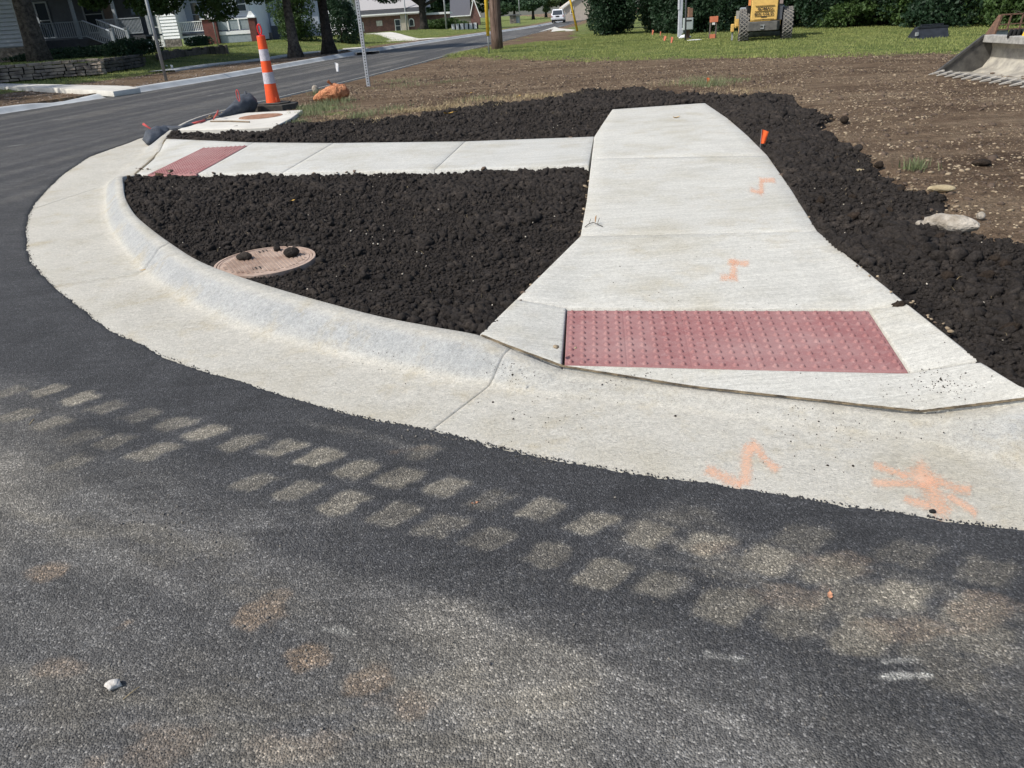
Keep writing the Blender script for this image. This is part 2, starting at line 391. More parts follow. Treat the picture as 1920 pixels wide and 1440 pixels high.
# broad warm smears of dried mud, long brushed tyre streaks, rubber-dark sweeps
def along(pts, w, freq=0, seed=0):
    """soft band following a line of photo pixels: returns 0..1"""
    P_ = np.array([G(a_, b_, .01)[:2] for a_, b_ in pts]); best = np.full(GX.shape, 9.0); tt_ = np.zeros(GX.shape); acc = 0
    for i in range(len(P_)-1):
        e = P_[i+1]-P_[i]; L_ = np.linalg.norm(e); t = np.clip(((GX-P_[i][0])*e[0]+(GY-P_[i][1])*e[1])/(L_*L_), 0, 1)
        sd_ = (GX-P_[i][0]-t*e[0])*(-e[1]/L_)+(GY-P_[i][1]-t*e[1])*(e[0]/L_); d = np.hypot(GX-P_[i][0]-t*e[0], GY-P_[i][1]-t*e[1]); m_ = d < best
        best = np.where(m_, d, best); tt_ = np.where(m_, acc+t*L_, tt_); acc += L_
        sid = np.where(m_, sd_, best) if i == 0 else np.where(m_, sd_, sid)
    return best, tt_, sid
smear = np.zeros(GX.shape)
for pts, w, st, sd_ in ((((1250, 1010), (1500, 1080), (1920, 1210)), .17, .45, 1), (((1500, 1180), (1920, 1330)), .16, .45, 2), (((380, 1090), (640, 1150), (700, 1290)), .10, .35, 3), (((0, 960), (240, 1000), (500, 1060)), .12, .45, 4),
                       (((0, 1350), (500, 1400), (1000, 1330)), .20, .55, 5), (((560, 790), (700, 820), (800, 850)), .035, .5, 6), (((640, 1190), (760, 1220)), .03, .35, 7), (((1500, 1420), (1800, 1380)), .12, .3, 8)):
    bd, tl, sg = along(pts, w); q = (1-sstep(w*.3, w*1.25, bd+(fbm(GX*5, GY*5, 50+sd_, 4)-.5)*w*1.6))
    smear = np.maximum(smear, st*q*np.clip(2.2*fbm(sg*22+sd_, tl*5, 60+sd_, 5)-.45, .1, 1.2))
dust = np.maximum(dust, smear); tan = np.maximum(tan, .6*sstep(.1, .5, smear))
for pts, w, st, sd_ in ((((520, 1010), (900, 1075), (1250, 1150), (1600, 1270), (1920, 1400)), .10, .75, 11), (((980, 1150), (1300, 1240), (1600, 1380)), .10, .55, 12), (((0, 1090), (300, 1130), (560, 1230)), .08, .35, 13), (((100, 640), (560, 790), (900, 860)), .06, .35, 14)):
    bd, tl, sg = along(pts, w); q = (1-sstep(w*.5, w*1.3, bd+(fbm(GX*4, GY*4, 70+sd_, 3)-.5)*w))
    rib = .55+.45*np.sin(tl*150+sg*60+4*fbm(GX*5, GY*5, 80+sd_)); dust = dust*(1-st*q*(.55+.45*rib)); tan = tan*(1-.7*q)
long_ = fbm(st_u*.9+3, st_v*26, 178, 3); dust = dust*(.80+.42*sstep(.3, .7, long_))
LUGS = [(90, 733, 1), (150, 748, .9), (205, 764, .5), (265, 780, .6), (325, 797, .8), (390, 812, .9), (455, 830, 1), (525, 843, 1), (597, 860, 1), (672, 880, 1), (752, 895, 1), (838, 913, 1), (920, 938, .5),
        (1015, 957, .9), (1110, 982, 1), (1213, 1005, 1), (1320, 1025, 1), (1440, 1052, 1), (1560, 1075, .8), (1690, 1118, .9), (1830, 1150, .9),
        (30, 780, 1), (93, 797, .9), (150, 822, .6), (218, 828, .7), (290, 848, .8), (130, 870, .7), (480, 905, .5), (560, 920, .7), (645, 945, 1), (735, 968, .6), (825, 988, .6), (920, 1010, .7), (1025, 1040, .7),
        (1130, 1078, .8), (1240, 1098, .8), (1360, 1138, .8), (1490, 1160, .7), (1620, 1195, .8), (1750, 1215, .6), (20, 735, .8), (790, 850, .4), (1700, 1040, .4), (1500, 1010, .35), (1850, 1075, .45), (1600, 1120, .6), (1790, 1260, .5), (1850, 1200, .6)]
wob = (fbm(GX*16, GY*16, 55, 4)-.5)*.085+(fbm(GX*5, GY*5, 58, 2)-.5)*.05
for i, (px, py, s) in enumerate(LUGS):
    c = G(px, py, .01); a = G(px+30, py+8, .01)-c; th = math.atan2(a[1], a[0])
    dx = GX-c[0]; dy = GY-c[1]; sel = (np.abs(dx) < .3) & (np.abs(dy) < .3)
    u = dx[sel]*math.cos(th)+dy[sel]*math.sin(th); v = -dx[sel]*math.sin(th)+dy[sel]*math.cos(th); u = u-.35*v
    d = np.hypot(np.maximum(np.abs(u)-.038, 0), np.maximum(np.abs(v)-.045, 0)) - .02 + wob[sel]*.6
    rb = .5+.9*fbm(u*30+i, v*9, i, 3); far_ = 1.0; lg = (1-sstep(-.016, .018+.012*(px > 1150), d)); dust[sel] = np.maximum(dust[sel], .90*s*far_*lg*np.clip(rb, .30, 1.05)*rng.uniform(.6, 1.0)); tan[sel] = np.maximum(tan[sel], lg)
for (px, py, rx, ry, s) in [(85, 1075, .075, .05, .8), (500, 1150, .075, .06, .85), (585, 1232, .06, .045, .95), (690, 1272, .06, .05, .7), (765, 1325, .05, .05, .5), (520, 1120, .05, .03, .5), (100, 1255, .06, .03, .5), (1700, 1180, .12, .05, .45), (1850, 1150, .12, .06, .45), (1480, 1120, .10, .05, .4), (1330, 1030, .08, .03, .4), (240, 1170, .025, .015, .9), (120, 1260, .06, .03, .35),
                            (300, 1400, .14, .06, .40), (560, 1400, .12, .05, .3), (770, 845, .09, .03, .35), (1570, 1060, .12, .05, .35), (760, 1320, .08, .04, .3), (230, 1180, .03, .02, .6)]:
    c = G(px, py, .01); e = ((GX-c[0])/rx)**2+((GY-c[1])/ry)**2 + (fbm(GX*16, GY*16, 23, 5)-.5)*3.4
    brown = np.maximum(brown, s*(1-sstep(.3, 1.5, e)))
for (x0, y0, x1, y1, w, s) in [(1655, 1242, 1715, 1239, .008, .38), (1655, 1272, 1740, 1268, .009, .6), (610, 1178, 660, 1188, .012, .35), (390, 180, 440, 172, .03, .45), (100, 225, 130, 222, .05, .3), (20, 274, 40, 272, .03, .3), (1330, 1230, 1400, 1240, .012, .2)]:
    a = G(x0, y0, .01); b = G(x1, y1, .01); e = b-a; t = np.clip(((GX-a[0])*e[0]+(GY-a[1])*e[1])/(e@e), 0, 1)
    d = np.hypot(GX-a[0]-t*e[0], GY-a[1]-t*e[1]); d = d+(fbm(GX*30, GY*30, 8)-.5)*w*1.6
    white = np.maximum(white, s*(1-sstep(w*.3, w*1.6, d)))
dust = np.clip(dust, 0, 1)
road = sheet('road', zr, D_ROAD > -.12, M_asphalt, dict(dust=dust, brown=brown, white=white, tan=tan))

# --- curb and gutter, swept through the stations
def sweep(O, F, B, Hh, name, mat, sub, joints=(), offs=0.0):
    n = len(O); A = crom(np.hstack([np.array(O)[:, :2], np.array(F)[:, :2], np.array(B)[:, :2], np.array(Hh)[:, None]]), sub)
    A[:, 6] = np.clip(A[:, 6], .02, .16)
    tt = np.arange(len(A))/sub; rows = []
    jl = [float(j) for j in joints]
    if jl:
        ext = []
        for j in jl: ext += [j-.012, j-.004, j+.004, j+.012]
        t2 = np.unique(np.r_[tt, [e for e in ext if 0 < e < n-1]]); A = np.stack([np.interp(t2, tt, A[:, c]) for c in range(7)], 1); tt = t2
    V = []
    prof = []
    for i, (ox, oy, fx, fy, bx, by, h) in enumerate(A):
        rz = float(roadz(ox, oy))
        dz = -.012 if any(abs(tt[i]-j) < .006 for j in jl) else 0
        o = np.array([ox, oy]); f = np.array([fx, fy]); b = np.array([bx, by]); L = np.linalg.norm(b-f)+1e-6; u = (b-f)/L
        row = [(*(o-(f-o)*.35), rz-.03)]
        for t in (0, .25, .5, .75, .93): row.append((*(o+(f-o)*t), rz+.002-.012*t+dz))
        sh = min(h/.15, 1)
        for t in np.array([.04, .12, .22, .36, .50, .60, .68, .76, .975]):
            # ogee: concave foot, steep face, rounded shoulder, flat top
            hh = h*sstep(0.0, .62, t) if sh > .3 else h*t
            q = h*float(np.interp(t, [0, .08, .2, .35, .5, .60, .68, .76, 1.0], [0, .05, .20, .45, .70, .86, .945, .975, 1.0]))
            row.append((*(f+(b-f)*t), rz-.010*(1-t)+q*(1) if sh > .3 else rz-.010*(1-t)+hh))
            row[-1] = (row[-1][0], row[-1][1], row[-1][2]+dz)
        row.append((*(b+u*.002), rz+h-.008)); row.append((*(b+u*.004), rz-.22))
        V.append(row)
    V = np.array(V); n0, n1 = V.shape[:2]; ii = np.arange(n0*n1).reshape(n0, n1)
    q = np.stack([ii[:-1, :-1], ii[:-1, 1:], ii[1:, 1:], ii[1:, :-1]], -1).reshape(-1, 4)
    fa = np.zeros((n0, n1)); fa[:, 6:16] = np.array([0, .2, .75, 1, 1, .9, .5, .15, .05, .05])[None]*np.clip(A[:, 6]/.12, 0, 1)[:, None]  # cement-paste tone with slope shading painted in: dark mid-face, paler foot and top
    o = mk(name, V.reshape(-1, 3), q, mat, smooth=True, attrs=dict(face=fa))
    return kind(o, 'structure'), A
noff = len(main)
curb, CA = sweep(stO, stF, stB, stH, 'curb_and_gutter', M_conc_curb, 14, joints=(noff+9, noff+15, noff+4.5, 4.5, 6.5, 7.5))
CURB_BACK = [tuple(p[:2]) for p in stB]
# far curb of the street, with its pan, and a low spot at the driveway
lO = []; lF = []; lB = []; lH = []
for i, (x, y) in enumerate(leftcurb[1:]):
    lO.append(np.array([x, y, 0])); lF.append(np.array([x-.12, y+.02, 0])); lB.append(np.array([x-.42, y+.08, 0])); lH.append(.15)
i0 = 3
lO.insert(i0+0, np.array([-11.7, 22.2, 0])); lF.insert(i0, np.array([-11.82, 22.2, 0])); lB.insert(i0, np.array([-12.1, 22.3, 0])); lH.insert(i0, .06)
lcurb, LA = sweep(lO, lF, lB, lH, 'street_curb', M_conc_far, 10)

# --- sidewalks: ruled slabs with broomed tops, real thickness and open joints
def slab_geo(A, B, nu=40, nv=24, th=.14, gap=.0022):
    A = resample(A, nu); B = resample(B, nu); LB = np.linalg.norm(B-A, axis=1).mean()+1e-6; g = gap/LB; gu = gap/(np.linalg.norm(A[-1]-A[0])+1e-6)
    us = np.linspace(gu, 1-gu, nu); us[1] = us[0]+.006*gu/gap; us[-2] = us[-1]-.006*gu/gap; fr = np.linspace(0, 1, nu)
    A = np.stack([np.interp(us, fr, A[:, c]) for c in range(3)], 1); B = np.stack([np.interp(us, fr, B[:, c]) for c in range(3)], 1)
    vs = np.linspace(g, 1-g, nv); vs[1] = vs[0]+.006*g/gap; vs[-2] = vs[-1]-.006*g/gap; top = A[:, None, :]*(1-vs)[None, :, None] + B[:, None, :]*vs[None, :, None]
    cen = top.mean(axis=(0, 1)); t = top.copy()
    for sl_ in ((0, slice(None)), (-1, slice(None)), (slice(None), 0), (slice(None), -1)): t[sl_][..., 2] -= .003
    ii = np.arange(nu*nv).reshape(nu, nv); q = np.stack([ii[:-1, :-1], ii[1:, :-1], ii[1:, 1:], ii[:-1, 1:]], -1).reshape(-1, 4)
    ring = np.r_[ii[:, 0], ii[-1, 1:], ii[::-1, -1][1:], ii[0, ::-1][1:-1]]
    V = t.reshape(-1, 3); low = V[ring].copy(); low[:, 2] -= th; b = len(V); m_ = len(ring); r2 = b+np.arange(m_)
    sk = np.stack([ring, r2, np.roll(r2, -1), np.roll(ring, -1)], -1)
    n = np.cross(V[q[0][1]]-V[q[0][0]], V[q[0][2]]-V[q[0][0]])
    if n[2] < 0: q = q[:, ::-1]; sk = sk[:, ::-1]
    return np.vstack([V, low]), np.vstack([q, sk])
def slabs(name, lst, mat):
    V = []; Q = []; b = 0
    for A, B in lst:
        v, q = slab_geo(A, B); V.append(v); Q.append(q+b); b += len(v)
    return mk(name, np.vstack(V), np.vstack(Q), mat)
def g3(*l): return [tuple(G(a, b, z)) for a, b, z in l]
J = g3((958, 651, .105), (1055, 687, .05), (1135, 700, .035), (1300, 726, .033), (1540, 752, .033), (1726, 772, .035), (1860, 756, .09), (1962, 743, .135), (2040, 729, .15))
walk = slabs('sidewalk', [
    (g3((1148, 205, .16), (1131, 230, .16), (1114, 256, .16), (1109, 297, .155)), g3((1322, 193, .16), (1365, 222, .16), (1402, 254, .16), (1439, 291, .155))),
    (g3((1109, 297, .155), (1100, 375, .15), (1088, 442, .145)), g3((1439, 291, .155), (1482, 352, .15), (1533, 433, .145))),
    (g3((1088, 442, .145), (1533, 433, .145)), g3((968, 560, .135), (1062, 577, .09), (1630, 580, .09), (1703, 570, .12))),
    (g3((968, 560, .135), (1062, 577, .09)), g3((899, 626, .125), (958, 649, .105), (1054, 684, .05))),
    (g3((1630, 580, .09), (1703, 570, .12)), g3((1707, 698, .045), (1838, 675, .10))),
    (g3((1054, 685, .05), (1707, 699, .045), (1838, 676, .10), (1924, 731, .135), (1960, 742, .135)), J[1:8]),
    ][:6], M_conc_walk)
kind(walk, 'structure')
walk2 = slabs('side_path', [
    (g3((311, 260, .10), (300, 283, .05), (277, 306, .036), (253, 328, .035)), g3((476, 267, .13), (448, 283, .125), (406, 306, .12), (369, 326, .12))),
    (g3((476, 267, .13), (625, 268, .14)), g3((369, 326, .12), (529, 324, .135))),
    (g3((625, 268, .14), (872, 265, .145)), g3((529, 324, .135), (814, 319, .14))),
    (g3((872, 265, .145), (1114, 256, .15)), g3((814, 319, .14), (1104, 309, .15)))], M_conc_walk2)
kind(walk2, 'structure')

# --- beds of dark topsoil
def inter(l): return [tuple(p) for p in l]
bed1 = P2([(230, 331), (235, 370), (252, 400), (282, 427), (320, 455), (380, 491), (492, 531), (680, 584), (800, 609), (897, 627)], .15) \
     + P2([(968, 560), (1088, 442), (1100, 375), (1104, 309)], .14) + P2([(814, 319, .14), (529, 324, .135), (369, 326, .12), (250, 328, .05)], .12)
outer = P2([(1189, 168), (1267, 182), (1340, 180), (1478, 186), (1508, 209), (1545, 222), (1513, 245), (1568, 270), (1610, 296), (1655, 335), (1688, 364), (1739, 374), (1746, 406), (1817, 445), (1904, 461), (1960, 500), (2150, 590)], .14)
bed3 = P2([(1322, 193), (1148, 205)], .15) + outer + P2([(2300, 760)], .14) + P2([(2042, 729)], .15) + P2([(1924, 731, .14), (1838, 674, .10), (1703, 569, .12), (1600, 487, .13), (1533, 432, .145), (1482, 351), (1439, 291), (1402, 254), (1365, 222)], .15)
bed2 = P2([(330, 243), (420, 243), (500, 241)], .13) + P2([(545, 228), (600, 234), (660, 222), (700, 228), (782, 220), (820, 208), (867, 208), (923, 191), (985, 196), (1048, 188), (1095, 170), (1189, 168)], .13) \
     + P2([(1148, 205), (1131, 230), (1114, 256)], .15) + P2([(872, 265), (625, 268), (476, 267), (311, 260)], .13)
MHC = G(497, 487, .125)
def soilz(bed, x, y):
    n = fbm(x*3.1, y*3.1, 41, 3); z = 0; lump = (1-worley(x*9, y*9, 3))*.010*sstep(.3, .7, vn(x*2, y*2, 6)) + (1-worley(x*28, y*28, 8))*.008
    if bed == 1: z = .092 + .03*(n-.5) - .04*(1-sstep(.30, .37, np.hypot(x-MHC[0], y-MHC[1]))); lump = lump*sstep(.29, .36, np.hypot(x-MHC[0], y-MHC[1]))
    elif bed == 2: z = .125 + .07*(n-.45)
    else: z = .138 + .07*(n-.42)
    for (px, py, zz, rr_, dd) in ((253, 328, .03, 1.1, .065), (1850, 700, .1, .9, .050), (311, 259, .08, 1.0, .03), (1700, 590, .1, .6, .02)):
        c = G(px, py, zz); z = z - dd*np.exp(-((x-c[0])**2+(y-c[1])**2)/rr_**2)
    return z+lump
TERR = [(-70, 26)] + P2([(-60, 162), (0, 155), (100, 146), (190, 139), (194, 136), (230, 131), (266, 125), (300, 120), (426, 104)], .2) + [(-17, 60), (-30, 80), (-70, 90)]
def gz(x, y):
    x = np.asarray(x, float); y = np.asarray(y, float)
    z = .13 - .05*sstep(14, 26, y) + .03*(fbm(x*.5, y*.5, 61, 4)-.5) + .022*(fbm(x*3, y*3, 62, 3)-.5)
    z = z + .16*np.exp(-((x-.4)**2+(y-33)**2)/9)
    # across the street: terrace behind the verge
    lx = np.interp(y, [p[1] for p in leftcurb], [p[0] for p in leftcurb]); d = lx-x
    soft = sstep(5.5, 12, d)*.55; hard = sstep(.12, .26, sdf(TERR, x, y))*.58+.07*sstep(3, 9, d)
    w = sstep(38, 46, y)*(1-sstep(95, 120, y)); far = 1-sstep(90, 115, y)
    z = z + np.where(d > 0, (hard*(1-w)+soft*w)*far, 0)
    return z + roadz(x, y)*1.0
Z1 = soilz(1, GX, GY); Z2 = soilz(2, GX, GY); Z3 = soilz(3, GX, GY)
nz = (fbm(GX*5, GY*5, 70, 4)-.5)*.30
d1 = sdf(bed1, GX, GY); d2 = sdf(bed2, GX, GY); d3 = sdf(bed3, GX, GY)
walkhull = P2([(899, 626), (968, 560), (1088, 442), (1104, 309, .15), (814, 319, .14), (529, 324, .135), (369, 326, .12), (253, 328, .035), (275, 306, .03), (297, 286, .03), (311, 260, .10), (476, 267, .13), (872, 265), (1114, 256), (1148, 205), (1322, 193), (1402, 254), (1439, 291), (1482, 352), (1533, 433), (1600, 487), (1703, 570, .12), (1838, 675, .10), (1924, 732, .14), (2040, 731, .15)], .145) + P2([(1726, 772), (1135, 700)], .03)
dw = sdf(walkhull, GX, GY)
dcurb = sdf([tuple(p[:2]) for p in stO] + [tuple(p[:2]) for p in stB[::-1]], GX, GY)
hard = np.maximum(dw, dcurb)
def bedsheet(name, Z, d, other, mat=None):
    z = Z - .35*sstep(.01, .06, hard) ; z = np.where(d < .25, z - .14*sstep(.0, .16, -(d+nz*.55)), z)
    return sheet(name, z, (d > -.22) & (hard < .10), M_soil)
bedsheet('topsoil_bed', Z1, d1, None)
bedsheet('topsoil_strip', Z2, d2, None)
bedsheet('topsoil_bank', Z3, d3, None)
gmask = -D_ROAD
zg = gz(GX, GY)
hull_d = np.maximum(np.maximum(d1, d2), np.maximum(d3, hard))
zg = zg - .07*sstep(-.22, .10, hull_d+nz*.3) - .25*sstep(.05, .15, hull_d)
behind = roadz(GX, GY)+.122-.02*sstep(.0, .12, hull_d)
bl = 1-sstep(.10, .8, np.maximum(-dcurb, 0)); zg = np.where(hull_d < .3, zg*(1-bl)+behind*bl, zg)
lblend = 1-sstep(.45, 1.6, -D_ROAD); zg = np.where((GX < np.interp(GY, [p[1] for p in leftcurb], [p[0] for p in leftcurb])), zg*(1-lblend)+(roadz(GX, GY)+.13)*lblend, zg)
zg = np.where(hull_d > .04, -.4, zg); zg = np.where((dcurb > -.03) | (dw > -.03), -.4, zg); _c = G(253, 328, .03); zg = np.where(np.hypot(GX-_c[0], GY-_c[1]) < .55, -.4, zg); zg = np.where(D_ROAD > -.40*(GX < np.interp(GY, [p[1] for p in leftcurb], [p[0] for p in leftcurb])), -.4, zg)
# lawn map
lawn = P2([(845, 112), (880, 106), (940, 111), (1000, 109), (1100, 111), (1170, 112), (1300, 109), (1480, 106), (1700, 103), (1920, 99), (2300, 90)], .1) + [(60, 20), (80, 60), (22, 200), (14, 112), (5, 62), (2.5, 52.5), (.2, 41), (-.7, 36), (-1.4, 33.5)]
dl = sdf(lawn, GX, GY)
lx = np.interp(GY, [p[1] for p in leftcurb], [p[0] for p in leftcurb]); dL = lx-GX
grass = .5+dl*.35; grass = np.where(dl < -3, 0, grass)
bare = sdf(P2([(1000, 60), (1085, 55), (1090, 74), (1000, 78), (930, 88), (895, 92)], .12)+[(1.2, 47)], GX, GY); grass = grass*(1-.8*sstep(-1.0, .8, bare+(fbm(GX*.8, GY*.8, 33, 4)-.5)*3.0))
for (px, py, r, s) in [(1310, 155, .55, .8), (1380, 150, .5, .6), (1715, 318, .2, .55), (750, 150, .6, .45), (600, 205, .5, .8), (700, 165, .7, .4), (1590, 300, .3, .3), (640, 212, .5, .6), (1340, 160, .7, .5)]:
    c = G(px, py, .12); grass = np.maximum(grass, s*np.exp(-((GX-c[0])**2+(GY-c[1])**2)/(r*r)))
gs = np.interp(GY, [20, 40, 55, 100], [6.2, 4.6, 2.6, 2.2]); gl = .55*sstep(gs-.3, gs+.6, dL)+.35*sstep(gs+1.5, gs+3, dL)
grass = np.where(dL > 0, gl, grass); grass = np.clip(grass, 0, 1)
ground = sheet('ground', zg, (D_ROAD < .3) & (hull_d < .55), M_ground, dict(grass=grass))

# --- clods lying on the beds
def ico(sub):
    bm = bmesh.new(); bmesh.ops.create_icosphere(bm, subdivisions=sub, radius=1)
    v = np.array([tuple(q.co) for q in bm.verts]); f = np.array([[w.index for w in q.verts] for q in bm.faces]); bm.free(); return v, f
def variants(sub, n, rough, seed, flat=1.0):
    v, f = ico(sub); r = np.random.default_rng(seed); out = []
    for i in range(n):
        o = r.uniform(0, 50, 3)
        d = 1+rough*(fbm(v[:, 0]*1.3+o[0]+v[:, 2], v[:, 1]*1.3+o[1]-v[:, 2]*.7, i, 3)-.5)*2 + r.normal(0, rough*.28, len(v))
        out.append(v*d[:, None]*np.array([1, r.uniform(.7, 1), r.uniform(.55, .9)*flat]))
    return out, f
def scatter(name, X, Y, Z, S, mat, sub=1, rough=.3, seed=1, smooth=True, flat=1.0, tilt=1.0):
    vs, f = variants(sub, 14, rough, seed, flat); r = np.random.default_rng(seed+1); n = len(X); nv = len(vs[0])
    a, b, c = r.uniform(0, 6.283, n), r.uniform(-1, 1, n)*tilt, r.uniform(-1, 1, n)*tilt
    V = np.array(vs)[r.integers(0, len(vs), n)]*S[:, None, None]
    ca, sa, cb, sb, cc, sc_ = np.cos(a), np.sin(a), np.cos(b), np.sin(b), np.cos(c), np.sin(c)
    x, y, z = V[..., 0], V[..., 1], V[..., 2]
    y, z = y*cb[:, None]-z*sb[:, None], y*sb[:, None]+z*cb[:, None]
    x, z = x*cc[:, None]-z*sc_[:, None], x*sc_[:, None]+z*cc[:, None]
    x, y = x*ca[:, None]-y*sa[:, None], x*sa[:, None]+y*ca[:, None]
    V = np.stack([x+X[:, None], y+Y[:, None], z+Z[:, None]], -1).reshape(-1, 3)
    F = (f[None]+(np.arange(n)*nv)[:, None, None]).reshape(-1, 3)
    return kind(mk(name, V, F, mat, smooth=smooth), 'stuff')
def inpoly(poly, n, seed, pad=0.0):
    p = np.array(poly)[:, :2]; r = np.random.default_rng(seed); x = r.uniform(p[:, 0].min()-.2, p[:, 0].max()+.2, n); y = r.uniform(p[:, 1].min()-.2, p[:, 1].max()+.2, n)
    return x, y
for bi, (poly, nn) in enumerate(((bed1, 190000), (bed2, 150000), (bed3, 360000)), 1):
    x, y = inpoly(poly, nn, 100+bi); d = sdf(poly, x, y); w = (fbm(x*5, y*5, 70, 4)-.5)*.30
    h_ = np.maximum(sdf(walkhull, x, y), sdf([tuple(q[:2]) for q in stO]+[tuple(q[:2]) for q in stB[::-1]], x, y))
    mh = np.hypot(x-MHC[0], y-MHC[1])+.05*(fbm(x*6, y*6, 3)-.5)-.05*(x < MHC[0]-.1) if bi == 1 else np.full(x.shape, 9.0)
    ok = (d+w*.8 > -.04) & (h_ < -.012) & (mh > .325)
    x, y, d, h_ = x[ok], y[ok], d[ok], h_[ok]; dist = np.hypot(x, y)
    r = np.random.default_rng(200+bi); S = r.lognormal(math.log(.0062), .54, len(x))*(1+1.9*sstep(.48, .64, fbm(x*1.9, y*1.9, 90+bi, 3))*(r.random(len(x)) < .5)); S = np.clip(S, .0026, .036)*(1+.05*np.clip(dist-5, 0, 8))
    if bi == 3: S *= 1+.9*sstep(.12, .6, d)*(r.random(len(x)) < .35)
    prob = np.clip(.9-.04*np.clip(dist-4, 0, 10), .25, 1)*(1 if bi != 3 else .8); kp = (r.random(len(x)) < prob) & ((y > 1.5) & (x < 9)); x, y, S, h_ = x[kp], y[kp], S[kp], h_[kp]
    S = np.minimum(S, np.maximum(-h_*1.1, .008))
    z = soilz(bi, x, y)+S*.30
    big = S > .017
    lab = {1: 'soil_clods', 2: 'strip_clods', 3: 'bank_clods'}[bi]
    scatter(lab, x[~big], y[~big], z[~big], S[~big], M_soil, 1, .42, 10+bi, smooth=False)
    scatter(lab+'_coarse', x[big], y[big], z[big], S[big], M_soil, 2, .50, 20+bi)
# a few brown-black lumps of fist size on the right bank
r = np.random.default_rng(5)
lp = [(1490, 270), (1560, 320), (1650, 300), (1670, 385), (1700, 420), (1730, 405), (1690, 350), (1640, 455), (1620, 470), (1600, 400), (1780, 500), (1830, 470), (1870, 470), (1850, 505), (1900, 590), (1760, 440), (1600, 360), (1540, 370), (1690, 540), (1725, 400), (1712, 455), (1890, 480), (1660, 405), (1570, 290), (1500, 225)]
xy = np.array([G(a, b, .2)[:2] for a, b in lp]); S = r.uniform(.026, .046, len(lp))
scatter('earth_lumps', xy[:, 0], xy[:, 1], soilz(3, xy[:, 0], xy[:, 1])+S*.4, S, M_soil2, 3, .28, 31)
# gravel, wood chips and bleached crumbs on the brown lot
def lot_pts(n, seed, rmax=26, box=(-6, 16, 3, 30)):
    r = np.random.default_rng(seed); x = r.uniform(box[0], box[1], n); y = r.uniform(box[2], box[3], n)
    ok = (sdf(road_poly, x, y) < -.35); x, y = x[ok], y[ok]
    hd = np.maximum(np.maximum(sdf(bed1, x, y), sdf(bed2, x, y)), np.maximum(sdf(bed3, x, y), sdf(walkhull, x, y)))
    hc = sdf([tuple(q[:2]) for q in stO]+[tuple(q[:2]) for q in stB[::-1]], x, y)
    ok = (hd < .02) & (hc < -.03) & (sdf(lawn, x, y) < .8) & (fbm(x*.9, y*.9, 15, 3) > .36); return x[ok], y[ok]
x, y = lot_pts(140000, 300); r = np.random.default_rng(6); dist = np.hypot(x, y)
kp = r.random(len(x)) < np.clip(1.1-.035*dist, .3, 1); x, y = x[kp], y[kp]; S = np.clip(r.lognormal(math.log(.0075), .5, len(x)), .003, .026)*(1+.015*np.hypot(x, y))
scatter('gravel', x, y, gz(x, y)+S*.1, S, M_chip, 1, .3, 40, smooth=False, flat=.6, tilt=.4)
x, y = lot_pts(26000, 301); S = np.clip(np.random.default_rng(8).lognormal(math.log(.016), .5, len(x)), .006, .05)
scatter('lot_clods', x, y, gz(x, y)+S*.1, S, simple('lot_earth', (.13, .095, .07), (.07, .05, .037), 4, .97, .6, 50, space='world'), 1, .35, 41, flat=.7, tilt=.5)
# bark chips and rubble on the far verge
x, y = field_pts = (np.random.default_rng(70).uniform(-26, 0, 60000), np.random.default_rng(71).uniform(14, 64, 60000)); lx_ = np.interp(y, [p[1] for p in leftcurb], [p[0] for p in leftcurb]); d_ = lx_-x
ok = (d_ > .5) & (d_ < np.interp(y, [20, 40, 55, 100], [6.6, 4.8, 2.8, 2.4])) & (fbm(x, y, 44, 3) > .42); x, y = x[ok], y[ok]; S = np.clip(np.random.default_rng(72).lognormal(math.log(.018), .5, len(x)), .006, .05)
scatter('verge_chips', x, y, gz(x, y)+S*.2, S, simple('bark_chips', (.38, .31, .25), (.09, .065, .05), 2.5, .95, .3, 60, space='world'), 1, .35, 47, smooth=False, flat=.5, tilt=.4)
# white crumbs among the dark soil
xs = []; ys = []; zs = []
for bi, poly, n in ((1, bed1, 260), (2, bed2, 260), (3, bed3, 420)):
    x, y = inpoly(poly, n, 400+bi); ok = (sdf(poly, x, y) > .05) & (np.hypot(x+1.66, y-4.99) > .4); xs.append(x[ok]); ys.append(y[ok]); zs.append(soilz(bi, x[ok], y[ok])+.012)
xs, ys, zs = map(np.concatenate, (xs, ys, zs)); S = np.random.default_rng(9).uniform(.003, .009, len(xs))
scatter('pale_pebbles', xs, ys, zs, S, simple('pale_stone', (.55, .5, .42), (.35, .3, .24), 30, .9, .2), 1, .3, 42, smooth=False)
